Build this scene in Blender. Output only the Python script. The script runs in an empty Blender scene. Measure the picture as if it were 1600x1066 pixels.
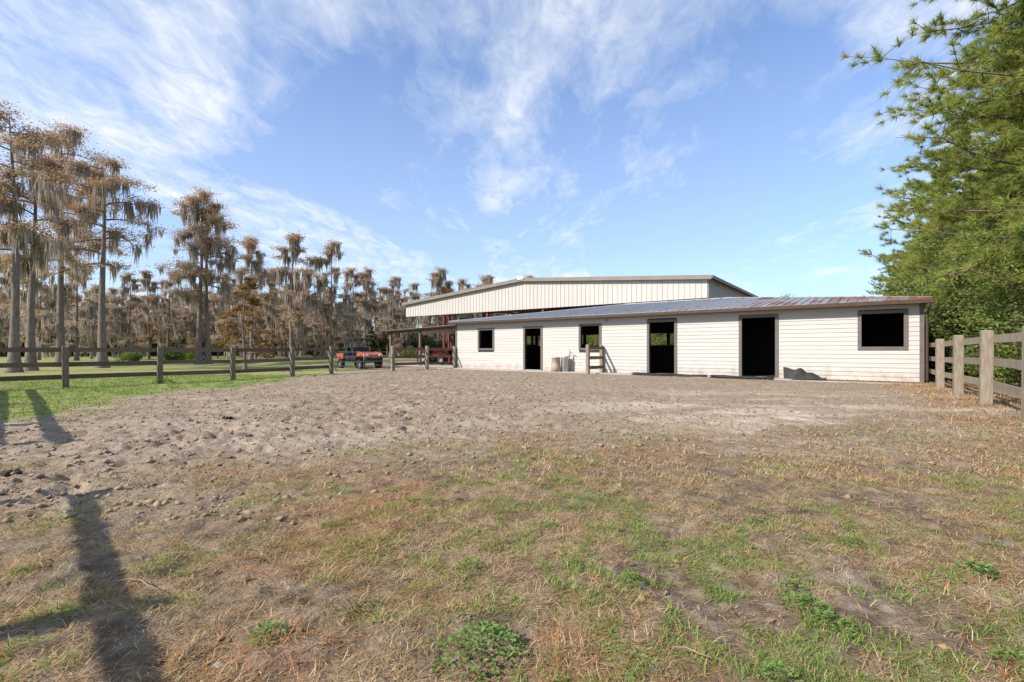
import bpy, math, random
import numpy as np
from mathutils import Vector, Matrix
R = math.radians
random.seed(7); rng = np.random.default_rng(7)
sc = bpy.context.scene
col = sc.collection

# ------------------------------------------------------------------ camera
F, HY, EYE = 740.0, 547.0, 1.15          # focal length and horizon of the 1600 px photograph, eye height (m)
cam_d = bpy.data.cameras.new('camera'); cam = bpy.data.objects.new('camera', cam_d); col.objects.link(cam)
cam.location = (0, 0, EYE); cam.rotation_euler = (R(90), 0, 0)
cam_d.sensor_width = 36; cam_d.lens = F / 1600 * 36; cam_d.shift_y = (HY - 533) / 1600
cam_d.clip_start = 0.05; cam_d.clip_end = 5000
sc.camera = cam

# ------------------------------------------------------------------ sun, sky, exposure
SUN_TO = Vector((-0.862, -0.506, 0)).normalized()
SUN_EL = R(36)
sun_dir = SUN_TO * math.cos(SUN_EL) + Vector((0, 0, math.sin(SUN_EL)))
sd = bpy.data.lights.new('sun', 'SUN'); sd.energy = 5.0; sd.angle = R(0.6); sd.color = (1.0, 0.93, 0.84)
so = bpy.data.objects.new('sun', sd); col.objects.link(so)
so.rotation_euler = sun_dir.to_track_quat('Z', 'Y').to_euler(); so.location = (-20, -12, 30)

w = bpy.data.worlds.new('World'); sc.world = w; w.use_nodes = True
nt = w.node_tree; nt.nodes.clear()
def N(tree, typ, **kw):
    n = tree.nodes.new(typ)
    for k, v in kw.items():
        if hasattr(n, k): setattr(n, k, v)
        else: n.inputs[k].default_value = v
    return n
def L(tree, a, b): tree.links.new(a, b)
def ramp(tree, fac, stops):
    r = tree.nodes.new('ShaderNodeValToRGB'); e = r.color_ramp.elements
    while len(e) < len(stops): e.new(0.5)
    for i, (p, c) in enumerate(stops):
        e[i].position = p; e[i].color = (c, c, c, 1) if not isinstance(c, tuple) else (*c, 1)
    L(tree, fac, r.inputs[0]); return r
def mathn(tree, op, a, b=None, clamp=False):
    m = tree.nodes.new('ShaderNodeMath'); m.operation = op; m.use_clamp = clamp
    for i, v in enumerate((a, b)):
        if v is None: continue
        if isinstance(v, (int, float)): m.inputs[i].default_value = v
        else: L(tree, v, m.inputs[i])
    return m.outputs[0]
def mixc(tree, fac, a, b, blend='MIX'):
    m = tree.nodes.new('ShaderNodeMix'); m.data_type = 'RGBA'; m.blend_type = blend
    for i, v in ((0, fac), (6, a), (7, b)):
        if isinstance(v, (int, float)): m.inputs[i].default_value = v
        elif isinstance(v, tuple): m.inputs[i].default_value = (*v, 1)
        else: L(tree, v, m.inputs[i])
    return m.outputs[2]

sky = N(nt, 'ShaderNodeTexSky', sky_type='NISHITA', sun_disc=False)
sky.sun_elevation = SUN_EL; sky.sun_rotation = math.atan2(SUN_TO.x, SUN_TO.y) % (2 * math.pi)
sky.air_density = 1.0; sky.dust_density = 0.3; sky.ozone_density = 3.0
SKY = 0.135
tc = N(nt, 'ShaderNodeTexCoord')
sep = N(nt, 'ShaderNodeSeparateXYZ'); L(nt, tc.outputs['Generated'], sep.inputs[0])
den = mathn(nt, 'ADD', mathn(nt, 'MAXIMUM', sep.outputs[2], 0.0), 0.16)
cx = mathn(nt, 'DIVIDE', sep.outputs[0], den); cy = mathn(nt, 'DIVIDE', sep.outputs[1], den)
comb = N(nt, 'ShaderNodeCombineXYZ'); L(nt, cx, comb.inputs[0]); L(nt, cy, comb.inputs[1])
def cloud(rot, scale, sc_noise, detail, rough, dist, loc):
    mp = N(nt, 'ShaderNodeMapping'); mp.inputs['Rotation'].default_value = (0, 0, R(rot)); mp.inputs['Scale'].default_value = scale
    mp.inputs['Location'].default_value = loc
    L(nt, comb.outputs[0], mp.inputs[0])
    n = N(nt, 'ShaderNodeTexNoise'); n.inputs['Scale'].default_value = sc_noise; n.inputs['Detail'].default_value = detail
    n.inputs['Roughness'].default_value = rough; n.inputs['Distortion'].default_value = dist
    L(nt, mp.outputs[0], n.inputs['Vector']); return n.outputs[0]
big = cloud(60, (1, 0.7, 1), 0.62, 3, 0.5, 0.5, (7.7, 2.2, 0))
wisp = cloud(70, (1.0, 0.6, 1), 1.35, 10, 0.58, 1.1, (0.3, 5.2, 0))
rip = cloud(-20, (1.0, 0.55, 1), 11.0, 6, 0.65, 0.8, (0, 0, 0))
a = ramp(nt, big, [(0.24, 0.05), (0.52, 1.0)]).outputs[0]
b = ramp(nt, wisp, [(0.27, 0.0), (0.80, 1.0)]).outputs[0]
c = ramp(nt, rip, [(0.34, 0.55), (0.66, 1.0)]).outputs[0]
m = mathn(nt, 'MULTIPLY', mathn(nt, 'MULTIPLY', mathn(nt, 'ADD', a, 0.12), b), c, clamp=True)
m = mathn(nt, 'MULTIPLY', m, 1.3, clamp=True)
veil = ramp(nt, sep.outputs[2], [(0.0, 0.70), (0.2, 0.42), (0.6, 0.12)]).outputs[0]   # thin high haze is seen edge-on low in the sky
m = mathn(nt, 'MAXIMUM', m, veil)
skc = mixc(nt, 1.0, sky.outputs[0], (0.41, 0.87, 1.27), 'MULTIPLY')
skyc = mixc(nt, m, skc, (5.5, 5.75, 6.1))
bg = N(nt, 'ShaderNodeBackground'); L(nt, skyc, bg.inputs[0]); bg.inputs[1].default_value = SKY
out = N(nt, 'ShaderNodeOutputWorld'); L(nt, bg.outputs[0], out.inputs[0])

vs = sc.view_settings; vs.view_transform = 'Standard'; vs.look = 'None'; vs.gamma = 1; vs.use_curve_mapping = False; vs.exposure = 0.42

# ------------------------------------------------------------------ helpers
def tag(o, label=None, cat=None, group=None, kind=None):
    for k, v in (('label', label), ('category', cat), ('group', group), ('kind', kind)):
        if v: o[k] = v
    return o
def empty(name, loc=(0, 0, 0), rz=0.0, label=None, cat=None, group=None):
    o = bpy.data.objects.new(name, None); col.objects.link(o); o.location = loc; o.rotation_euler = (0, 0, rz)
    o.empty_display_size = 0.2
    return tag(o, label, cat, group)
def link(name, me, mat=None, parent=None):
    o = bpy.data.objects.new(name, me); col.objects.link(o)
    if mat and not me.materials: me.materials.append(mat)
    if parent: o.parent = parent
    return o
class MB:
    def __init__(s): s.v = []; s.f = []
    def add(s, vs, fs):
        n = len(s.v); s.v += [tuple(p) for p in vs]; s.f += [tuple(i + n for i in f) for f in fs]; return s
    def box(s, a, b, M=None, bev=0.0):
        (x0, y0, z0), (x1, y1, z1) = a, b
        P = [Vector((x, y, z)) for z in (z0, z1) for y in (y0, y1) for x in (x0, x1)]
        if M: P = [M @ p for p in P]
        return s.add(P, [(0, 2, 3, 1), (4, 5, 7, 6), (0, 1, 5, 4), (2, 6, 7, 3), (0, 4, 6, 2), (1, 3, 7, 5)])
    def tube(s, pts, rad, n=6, caps=True):
        pts = [Vector(p) for p in pts]; rings = []
        base = len(s.v)
        for i, p in enumerate(pts):
            d = (pts[min(i + 1, len(pts) - 1)] - pts[max(i - 1, 0)])
            if d.length < 1e-6: d = Vector((0, 0, 1))
            d.normalize()
            a = d.orthogonal() if abs(d.z) < 0.99 else Vector((1, 0, 0))
            if abs(d.z) < 0.99: a = d.cross(Vector((0, 0, 1))).normalized()
            bb = d.cross(a).normalized(); a = bb.cross(d).normalized()
            r = rad[i] if isinstance(rad, (list, tuple)) else rad
            for k in range(n):
                t = 2 * math.pi * k / n
                s.v.append(tuple(p + a * (r * math.cos(t)) + bb * (r * math.sin(t))))
        for i in range(len(pts) - 1):
            for k in range(n):
                k2 = (k + 1) % n
                s.f.append((base + i * n + k, base + i * n + k2, base + (i + 1) * n + k2, base + (i + 1) * n + k))
        if caps:
            s.f.append(tuple(base + k for k in reversed(range(n))))
            s.f.append(tuple(base + (len(pts) - 1) * n + k for k in range(n)))
        return s
    def lathe(s, prof, n=20, M=None, close=True):
        base = len(s.v)
        for r, z in prof:
            for k in range(n):
                t = 2 * math.pi * k / n; p = Vector((r * math.cos(t), r * math.sin(t), z))
                s.v.append(tuple(M @ p if M else p))
        for i in range(len(prof) - 1):
            for k in range(n):
                k2 = (k + 1) % n
                s.f.append((base + i * n + k, base + i * n + k2, base + (i + 1) * n + k2, base + (i + 1) * n + k))
        if close:
            s.f.append(tuple(base + k for k in reversed(range(n))))
            s.f.append(tuple(base + (len(prof) - 1) * n + k for k in range(n)))
        return s
    def mesh(s, name, smooth=False):
        me = bpy.data.meshes.new(name); me.from_pydata(s.v, [], s.f); me.update()
        if smooth: me.polygons.foreach_set('use_smooth', [True] * len(me.polygons))
        return me
    def build(s, name, mat, parent=None, smooth=False, bevel=0.0):
        o = link(name, s.mesh(name, smooth), mat, parent)
        if bevel:
            md = o.modifiers.new('bevel', 'BEVEL'); md.width = bevel; md.segments = 2; md.limit_method = 'ANGLE'
        return o
def np_mesh(name, verts, faces, mat=None):
    """verts (n,3); faces (m,3) or (m,4) int arrays"""
    verts = np.asarray(verts, np.float32); faces = np.asarray(faces, np.int32); k = faces.shape[1]
    me = bpy.data.meshes.new(name)
    me.vertices.add(len(verts)); me.vertices.foreach_set('co', verts.ravel())
    me.loops.add(faces.size); me.loops.foreach_set('vertex_index', faces.ravel())
    me.polygons.add(len(faces)); me.polygons.foreach_set('loop_start', np.arange(0, faces.size, k, dtype=np.int32))
    me.polygons.foreach_set('loop_total', np.full(len(faces), k, np.int32))
    me.update(calc_edges=True)
    if mat: me.materials.append(mat)
    return me
def copy_tree(o, parent=None):
    c = o.copy(); col.objects.link(c)
    if parent: c.parent = parent
    for ch in o.children: copy_tree(ch, c)
    return c
# value noise
_perm = rng.random((256, 256)).astype(np.float32)
def vnoise(x, y, s=0):
    x = np.asarray(x, float) + s * 37.13; y = np.asarray(y, float) + s * 91.7
    xi = np.floor(x).astype(int); yi = np.floor(y).astype(int); fx = x - xi; fy = y - yi
    fx = fx * fx * (3 - 2 * fx); fy = fy * fy * (3 - 2 * fy)
    g = lambda i, j: _perm[i & 255, j & 255]
    return (g(xi, yi) * (1 - fx) + g(xi + 1, yi) * fx) * (1 - fy) + (g(xi, yi + 1) * (1 - fx) + g(xi + 1, yi + 1) * fx) * fy
def fbm(x, y, s=0, o=4, r=0.5):
    t = 0; a = 1; n = 0
    for i in range(o):
        t = t + a * vnoise(np.asarray(x) * 2 ** i, np.asarray(y) * 2 ** i, s + i * 3); n += a; a *= r
    return t / n
def sstep(a, b, x):
    t = np.clip((np.asarray(x, float) - a) / (b - a), 0, 1); return t * t * (3 - 2 * t)

# ------------------------------------------------------------------ materials
MATS = {}
def pmat(name, c1, c2=None, scale=8.0, stretch=(1, 1, 1), rough=0.8, metal=0.0, bump=0.0, spec=0.3, detail=5, c3=None, vary=0.0, splash=None):
    m_ = bpy.data.materials.new(name); m_.use_nodes = True; t = m_.node_tree
    p = t.nodes['Principled BSDF']; p.inputs['Roughness'].default_value = rough; p.inputs['Metallic'].default_value = metal
    p.inputs['Specular IOR Level'].default_value = spec
    co = N(t, 'ShaderNodeTexCoord'); mp = N(t, 'ShaderNodeMapping'); mp.inputs['Scale'].default_value = stretch
    L(t, co.outputs['Object'], mp.inputs[0])
    n = N(t, 'ShaderNodeTexNoise'); n.inputs['Scale'].default_value = scale; n.inputs['Detail'].default_value = detail; n.inputs['Roughness'].default_value = 0.6
    L(t, mp.outputs[0], n.inputs['Vector'])
    if c2:
        st = [(0.32, c1), (0.68, c2)] if not c3 else [(0.3, c1), (0.5, c2), (0.72, c3)]
        cc = ramp(t, n.outputs[0], st).outputs[0]
        if vary:
            oi = N(t, 'ShaderNodeObjectInfo'); vv_ = ramp(t, oi.outputs['Random'], [(0.0, 1 - vary), (1.0, 1.0)]).outputs[0]
            cc = mixc(t, 1.0, cc, vv_, 'MULTIPLY')
        if splash:
            sz = N(t, 'ShaderNodeSeparateXYZ'); L(t, co.outputs['Object'], sz.inputs[0])
            n2 = N(t, 'ShaderNodeTexNoise'); n2.inputs['Scale'].default_value = 3.0; n2.inputs['Detail'].default_value = 8; n2.inputs['Roughness'].default_value = .7; L(t, co.outputs['Object'], n2.inputs['Vector'])
            lo = mathn(t, 'MULTIPLY', mathn(t, 'SUBTRACT', 0.75, sz.outputs[2]), 0.32)
            f_ = ramp(t, mathn(t, 'ADD', n2.outputs[0], lo), [(0.60, 0.0), (0.82, 0.75)]).outputs[0]
            cc = mixc(t, f_, cc, splash)
        L(t, cc, p.inputs['Base Color'])
    else: p.inputs['Base Color'].default_value = (*c1, 1)
    if bump:
        bn = N(t, 'ShaderNodeBump'); bn.inputs['Strength'].default_value = bump; bn.inputs['Distance'].default_value = 0.02
        L(t, n.outputs[0], bn.inputs['Height']); L(t, bn.outputs[0], p.inputs['Normal'])
    MATS[name] = m_; return m_
def leafmat(name, cols, trans=0.3, rough=0.7):
    m_ = bpy.data.materials.new(name); m_.use_nodes = True; t = m_.node_tree; t.nodes.clear()
    g = N(t, 'ShaderNodeNewGeometry'); n = len(cols)
    r = ramp(t, g.outputs['Random Per Island'], [(i / max(1, n - 1), cc) for i, cc in enumerate(cols)])
    d = N(t, 'ShaderNodeBsdfDiffuse'); tr = N(t, 'ShaderNodeBsdfTranslucent'); mx = N(t, 'ShaderNodeMixShader'); mx.inputs[0].default_value = trans
    L(t, r.outputs[0], d.inputs[0]); L(t, r.outputs[0], tr.inputs[0]); L(t, d.outputs[0], mx.inputs[1]); L(t, tr.outputs[0], mx.inputs[2])
    o = N(t, 'ShaderNodeOutputMaterial'); L(t, mx.outputs[0], o.inputs[0]); MATS[name] = m_; return m_

pmat('siding', (0.50, 0.458, 0.408), (0.54, 0.50, 0.45), 2.5, (0.4, 0.4, 3), rough=0.6, spec=0.3, bump=0.05, vary=0.10, splash=(0.33, 0.27, 0.21))
pmat('trim', (0.115, 0.098, 0.086), (0.15, 0.128, 0.114), 6, rough=0.6)
pmat('gutter', (0.055, 0.034, 0.024), (0.085, 0.05, 0.034), 4, rough=0.45)
pmat('sheathing', (0.05, 0.04, 0.034), (0.08, 0.064, 0.05), 6, rough=0.9)
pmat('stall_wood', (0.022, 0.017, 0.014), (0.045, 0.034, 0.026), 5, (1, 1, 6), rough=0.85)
pmat('concrete', (0.34, 0.31, 0.28), (0.45, 0.42, 0.38), 3, rough=0.9, bump=0.15)
pmat('fence_wood', (0.23, 0.18, 0.128), (0.37, 0.305, 0.23), 3.5, (6, 6, 1), rough=0.85, bump=0.4, vary=0.25)
pmat('rail_wood', (0.11, 0.076, 0.05), (0.20, 0.145, 0.10), 5, (1, 8, 8), rough=0.85, bump=0.4, vary=0.3)
pmat('old_post', (0.13, 0.098, 0.068), (0.22, 0.17, 0.12), 4, (6, 6, 1), rough=0.85, bump=0.4, vary=0.25)
pmat('gate_metal', (0.18, 0.18, 0.18), (0.26, 0.25, 0.24), 6, rough=0.45, metal=0.6)
pmat('arena_panel', (0.47, 0.435, 0.39), (0.51, 0.475, 0.43), 0.6, rough=0.5, spec=0.35)
pmat('arena_trim', (0.20, 0.165, 0.135), (0.24, 0.20, 0.165), 1, rough=0.5)
pmat('arena_roof', (0.35, 0.34, 0.32), (0.42, 0.40, 0.38), 1, rough=0.5)
pmat('underside', (0.05, 0.045, 0.04), (0.075, 0.065, 0.06), 1, rough=0.8)  # dark tone paints in the shade beneath the arena roof
pmat('red_steel', (0.15, 0.03, 0.025), (0.20, 0.042, 0.034), 3, rough=0.55)
pmat('white_lamp', (0.8, 0.8, 0.78), rough=0.4)
pmat('bark', (0.10, 0.08, 0.066), (0.25, 0.205, 0.17), 5, (4, 4, 0.7), rough=0.95, bump=0.6)
pmat('pine_bark', (0.08, 0.055, 0.042), (0.20, 0.14, 0.105), 6, (3, 3, 1), rough=0.95, bump=0.6)
pmat('black_plastic', (0.012, 0.012, 0.013), (0.022, 0.022, 0.023), 5, rough=0.45)
pmat('rubber', (0.018, 0.017, 0.016), (0.05, 0.046, 0.042), 7, rough=0.8, bump=0.2)
pmat('mat_rubber', (0.018, 0.017, 0.016), (0.06, 0.053, 0.047), 3, rough=0.85, bump=0.2)
pmat('utv_orange', (0.36, 0.07, 0.018), (0.42, 0.09, 0.025), 3, rough=0.35, spec=0.5)
pmat('tractor_red', (0.26, 0.016, 0.01), (0.31, 0.024, 0.013), 3, rough=0.35, spec=0.5)
pmat('sign_orange', (0.85, 0.18, 0.03), rough=0.5)
pmat('wheel_grey', (0.20, 0.20, 0.20), (0.32, 0.31, 0.30), 8, rough=0.5, metal=0.3)
pmat('seat_vinyl', (0.03, 0.03, 0.03), (0.05, 0.05, 0.05), 8, rough=0.5)
pmat('tan_plastic', (0.36, 0.29, 0.215), (0.44, 0.36, 0.275), 5, rough=0.6)
pmat('pale_tub', (0.50, 0.46, 0.41), (0.58, 0.54, 0.49), 5, rough=0.6)
pmat('galvanised', (0.30, 0.30, 0.30), (0.42, 0.42, 0.42), 10, rough=0.4, metal=0.7)
pmat('stone', (0.30, 0.26, 0.22), (0.45, 0.40, 0.35), 20, rough=0.9)
pmat('dung', (0.025, 0.02, 0.015), (0.06, 0.048, 0.036), 20, rough=0.95)
pmat('stick', (0.20, 0.13, 0.08), (0.36, 0.26, 0.17), 20, rough=0.9)
leafmat('cyp_rust', [(0.48, 0.28, 0.155), (0.40, 0.265, 0.16), (0.54, 0.34, 0.195), (0.36, 0.285, 0.165), (0.46, 0.35, 0.24)], 0.5)
leafmat('cyp_grey', [(0.50, 0.385, 0.285), (0.42, 0.325, 0.225), (0.56, 0.40, 0.265), (0.46, 0.395, 0.31)], 0.5)
leafmat('cyp_young', [(0.30, 0.16, 0.05), (0.22, 0.14, 0.05), (0.35, 0.20, 0.07), (0.20, 0.17, 0.06)], 0.35)
leafmat('moss', [(0.32, 0.275, 0.22), (0.45, 0.39, 0.32), (0.54, 0.475, 0.40), (0.38, 0.33, 0.27)], 0.5)
leafmat('pine_green', [(0.20, 0.29, 0.05), (0.32, 0.42, 0.07), (0.15, 0.23, 0.05), (0.42, 0.48, 0.11), (0.25, 0.35, 0.075), (0.46, 0.44, 0.13), (0.38, 0.24, 0.10)], 0.5)
leafmat('pine_dead', [(0.33, 0.16, 0.06), (0.26, 0.14, 0.07)], 0.2)
leafmat('oak_green', [(0.14, 0.20, 0.05), (0.23, 0.28, 0.075), (0.10, 0.15, 0.04), (0.31, 0.33, 0.10)], 0.45)
leafmat('dark_green', [(0.07, 0.11, 0.035), (0.12, 0.16, 0.05), (0.05, 0.08, 0.028), (0.16, 0.17, 0.065)], 0.4)
leafmat('bright_green', [(0.10, 0.19, 0.03), (0.16, 0.25, 0.05), (0.07, 0.13, 0.025)], 0.35)
leafmat('grass_green', [(0.15, 0.26, 0.045), (0.27, 0.38, 0.08), (0.10, 0.19, 0.04), (0.38, 0.40, 0.14), (0.20, 0.31, 0.07)], 0.4)
leafmat('grass_dry', [(0.48, 0.32, 0.15), (0.60, 0.44, 0.24), (0.17, 0.105, 0.055), (0.68, 0.53, 0.32), (0.28, 0.19, 0.09), (0.42, 0.23, 0.10), (0.24, 0.21, 0.08)], 0.25)
leafmat('needle_litter', [(0.40, 0.16, 0.06), (0.50, 0.24, 0.11), (0.28, 0.12, 0.055)], 0.1)
leafmat('weed_green', [(0.15, 0.25, 0.06), (0.26, 0.37, 0.10), (0.11, 0.18, 0.045), (0.33, 0.42, 0.15)], 0.4)
leafmat('dead_leaf', [(0.30, 0.13, 0.06), (0.42, 0.27, 0.15), (0.20, 0.10, 0.05)], 0.2)

# rusty galvanised roof sheet
def roof_mat():
    m_ = bpy.data.materials.new('rusty_sheet'); m_.use_nodes = True; t = m_.node_tree; p = t.nodes['Principled BSDF']
    co = N(t, 'ShaderNodeTexCoord'); s = N(t, 'ShaderNodeSeparateXYZ'); L(t, co.outputs['Object'], s.inputs[0])
    mp = N(t, 'ShaderNodeMapping'); mp.inputs['Scale'].default_value = (1.3, 0.35, 1); L(t, co.outputs['Object'], mp.inputs[0])
    n = N(t, 'ShaderNodeTexNoise'); n.inputs['Scale'].default_value = 1.1; n.inputs['Detail'].default_value = 7; n.inputs['Roughness'].default_value = 0.65
    L(t, mp.outputs[0], n.inputs['Vector'])
    bias = mathn(t, 'MULTIPLY', mathn(t, 'SUBTRACT', 9.0, s.outputs[0]), 0.017)     # the sheets at one end are the most rusted
    f = ramp(t, mathn(t, 'ADD', n.outputs[0], bias), [(0.52, 0.0), (0.66, 1.0)]).outputs[0]
    g = ramp(t, n.outputs[0], [(0.3, (0.24, 0.25, 0.265)), (0.7, (0.36, 0.37, 0.385))]).outputs[0]
    L(t, mixc(t, f, g, (0.20, 0.10, 0.06)), p.inputs['Base Color'])
    p.inputs['Roughness'].default_value = 0.5; p.inputs['Metallic'].default_value = 0.15
    MATS['rusty_sheet'] = m_
roof_mat()

# ------------------------------------------------------------------ ground
def px_ground(px, py, z=0.0):
    Y = F * (EYE - z) / (py - HY); return Vector(((px - 800) / F * Y, Y, z))
R0 = Vector((14.5, 16.7, 0)); U = Vector((-0.797, 0.604, 0)).normalized(); V = Vector((0.604, 0.797, 0)).normalized()
BL = 22.7
def loc2w(u, v, z=0.0): return R0 + U * u + V * v + Vector((0, 0, z))
def gbase(x, y):
    x = np.asarray(x, float); y = np.asarray(y, float)
    return -0.10 * sstep(-5, -12, x) + 0.05 * sstep(6, 10, x) * sstep(16, 8, y)
def masks(x, y):
    x = np.asarray(x, float); y = np.asarray(y, float)
    uu = (x - R0.x) * U.x + (y - R0.y) * U.y; vv = (x - R0.x) * V.x + (y - R0.y) * V.y
    n1 = fbm(x * 0.35, y * 0.35, 1, 4); n2 = fbm(x * 1.3, y * 1.3, 5, 4); n3 = fbm(x * 3.5, y * 3.5, 9, 3)
    xb = np.interp(y, [0, 5.6, 11.7, 16, 23.6, 26, 60], [-4.8, -7.0, -9.7, -9.8, -10.0, -10.4, -12])
    lawn = sstep(-0.9, 0.9, (xb - x) + (n1 - 0.5) * 2.2 + (n2 - 0.5) * 2.6)
    lawn = np.maximum(lawn, sstep(0.2, 0.8, uu - BL - 0.25 + (n2 - .5)) * sstep(-4, -4.7, vv + (n2 - .5)))
    lawn = np.maximum(lawn, sstep(30, 40, vv))
    yb = np.interp(x, [-8, -3.7, -2.2, -1.2, 0, 3, 6, 9], [2.6, 3.2, 3.7, 4.7, 5.5, 5.4, 5.7, 7.0])
    near = sstep(-2.4, 1.5, (yb - y) + (n1 - 0.5) * 3.0 + (n2 - 0.5) * 2.2)
    edge = sstep(1.8, 0.3, (x - (0.581 / 0.814 * (y - 17.2) + 15)) * -0.814 + (n2 - .5) * 2) * sstep(20, 17, y)      # by the right fence
    edge = np.maximum(edge, sstep(-2.6, -1.2, vv + (n2 - .5) * 1.5) * sstep(7.5, 5, uu) * sstep(-1, 0, uu) * 0.8)
    dry = np.clip(np.maximum(near * sstep(0.34, 0.56, n2 * 0.4 + n3 * 0.6), edge * 0.8), 0, 1)
    n4 = fbm(x * 6.5, y * 6.5, 81, 3)
    g = near * sstep(0.43, 0.62, fbm(x * 0.8, y * 0.8, 21, 4) * .5 + n3 * .28 + n4 * .22) * sstep(0.42, 0.58, n4)
    green = np.clip(np.maximum(lawn * (0.55 + 0.45 * sstep(0.3, 0.5, n2)), g), 0, 1)
    need = np.clip(np.maximum(edge * sstep(0.36, 0.6, n2), near * sstep(0.55, 0.72, fbm(x * 1.1, y * 1.1, 33, 4)) * 0.7), 0, 1)
    sand = np.clip(1 - np.maximum(near, lawn), 0, 1)
    light = sstep(0.46, 0.68, fbm(x * 0.6, y * 1.4, 41, 5)) * (1 - lawn) * sstep(16, 9, y) * (.35 + .65 * sstep(0, 4, x))
    return green, dry, need, sand, light, lawn, near
def relief(x, y, sand, near, lawn):
    far = sstep(60, 25, y)
    b1 = fbm(x * 3.2, y * 3.2, 51, 3); b2 = fbm(x * 9, y * 9, 55, 2); b3 = fbm(x * 0.5, y * 0.5, 61, 2)
    pits = sstep(0.37, 0.29, fbm(x * 4.2, y * 4.2, 71, 3)) * 0.062
    b4 = fbm(x * 17, y * 17, 91, 2)
    amp = 1.15 * sand * (.5 + .5 * sstep(4, -4, x)) * (.75 + .25 * sstep(15, 7, y))
    h = ((b1 - .5) * 0.06 + (b2 - .5) * 0.05 + (b4 - .5) * .04 - pits) * amp
    h = h + ((b1 - .5) * 0.06 + (b2 - .5) * 0.05) * near * (1 - sand) + (b2 - .5) * 0.02 * lawn
    return (h + (b3 - .5) * 0.06) * far
def ground_z(x, y):
    mk = masks(x, y); uu = (np.asarray(x) - R0.x) * U.x + (np.asarray(y) - R0.y) * U.y; vv = (np.asarray(x) - R0.x) * V.x + (np.asarray(y) - R0.y) * V.y
    flat = sstep(-2.2, -1.0, vv) * sstep(-3, 0, uu)         # level pad round the buildings
    return gbase(x, y) * (1 - flat) + relief(x, y, mk[3], mk[6], mk[5]) * (1 - flat) - 0.02 * flat
def gz(x, y): return float(ground_z(np.array([x]), np.array([y]))[0])

def axis(lims):
    o = [lims[0][0]]
    for (a_, b_, s0, s1) in lims:
        x = a_
        while x < b_ - 1e-6:
            s = s0 + (s1 - s0) * (x - a_) / (b_ - a_); x = min(b_, x + s); o.append(x)
    return np.array(o)
xp = axis([(0, 5, 0.042, 0.042), (5, 16, 0.045, 0.16), (16, 60, 0.2, 3), (60, 900, 4, 90)])
gx = np.concatenate([-xp[:0:-1], xp])
gy = axis([(-900, -30, 100, 12), (-30, 0.6, 5, 0.1), (0.6, 7, 0.03, 0.045), (7, 30, 0.045, 0.22), (30, 90, 0.3, 4), (90, 1500, 6, 140)])
GX, GY = np.meshgrid(gx, gy); fx, fy = GX.ravel(), GY.ravel()
mk = masks(fx, fy); GZ = ground_z(fx, fy)
nx, ny = len(gx), len(gy); idx = np.arange(nx * ny).reshape(ny, nx)
gf = np.stack([idx[:-1, :-1], idx[:-1, 1:], idx[1:, 1:], idx[1:, :-1]], -1).reshape(-1, 4)
def ground_mat():
    m_ = bpy.data.materials.new('paddock_soil'); m_.use_nodes = True; t = m_.node_tree; p = t.nodes['Principled BSDF']
    p.inputs['Roughness'].default_value = 0.95; p.inputs['Specular IOR Level'].default_value = 0.1
    co = N(t, 'ShaderNodeTexCoord')
    def nz(s, d=6, r=0.6):
        n = N(t, 'ShaderNodeTexNoise'); n.inputs['Scale'].default_value = s; n.inputs['Detail'].default_value = d; n.inputs['Roughness'].default_value = r
        L(t, co.outputs['Object'], n.inputs['Vector']); return n.outputs[0]
    at = {k: N(t, 'ShaderNodeAttribute', attribute_name=k).outputs['Fac'] for k in ('green', 'dry', 'need', 'light', 'lawn', 'near')}
    n0, n1, n2 = nz(0.7), nz(7, 8, 0.68), nz(45, 5, 0.6)
    base = ramp(t, n1, [(0.28, (0.14, 0.098, 0.062)), (0.46, (0.295, 0.226, 0.162)), (0.72, (0.44, 0.352, 0.262))]).outputs[0]
    base = mixc(t, mathn(t, 'MULTIPLY', ramp(t, n0, [(0.4, 0.0), (0.65, 1.0)]).outputs[0], 0.45), base, (0.21, 0.152, 0.10))
    base = mixc(t, mathn(t, 'MULTIPLY', at['light'], 0.55), base, (0.60, 0.505, 0.40))
    base = mixc(t, mathn(t, 'MULTIPLY', at['near'], ramp(t, n1, [(0.38, 0.9), (0.66, 0.2)]).outputs[0]), base, (0.088, 0.062, 0.04))
    fine = ramp(t, n2, [(0.3, 0.0), (0.7, 1.0)]).outputs[0]
    mid = ramp(t, n1, [(0.38, 0.25), (0.62, 1.0)]).outputs[0]
    dryc = mixc(t, fine, (0.26, 0.185, 0.11), (0.46, 0.35, 0.215))
    c_ = mixc(t, mathn(t, 'MULTIPLY', mathn(t, 'MULTIPLY', at['dry'], mid), 0.75), base, dryc)
    c_ = mixc(t, mathn(t, 'MULTIPLY', mathn(t, 'MULTIPLY', at['need'], mid), 0.7), c_, mixc(t, fine, (0.24, 0.11, 0.055), (0.34, 0.18, 0.10)))
    gc = mixc(t, fine, (0.19, 0.22, 0.06), (0.36, 0.36, 0.13))
    c_ = mixc(t, mathn(t, 'MULTIPLY', at['green'], mathn(t, 'ADD', mathn(t, 'MULTIPLY', mid, 0.5), mathn(t, 'MULTIPLY', at['lawn'], 0.6)), clamp=True), c_, gc)
    L(t, c_, p.inputs['Base Color'])
    bn = N(t, 'ShaderNodeBump'); bn.inputs['Strength'].default_value = 1.0; bn.inputs['Distance'].default_value = 0.045
    L(t, mathn(t, 'ADD', mathn(t, 'MULTIPLY', n1, 1.0), mathn(t, 'MULTIPLY', n2, 0.35)), bn.inputs['Height']); L(t, bn.outputs[0], p.inputs['Normal'])
    return m_
gme = np_mesh('ground', np.stack([fx, fy, GZ], 1), gf, ground_mat())
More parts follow.
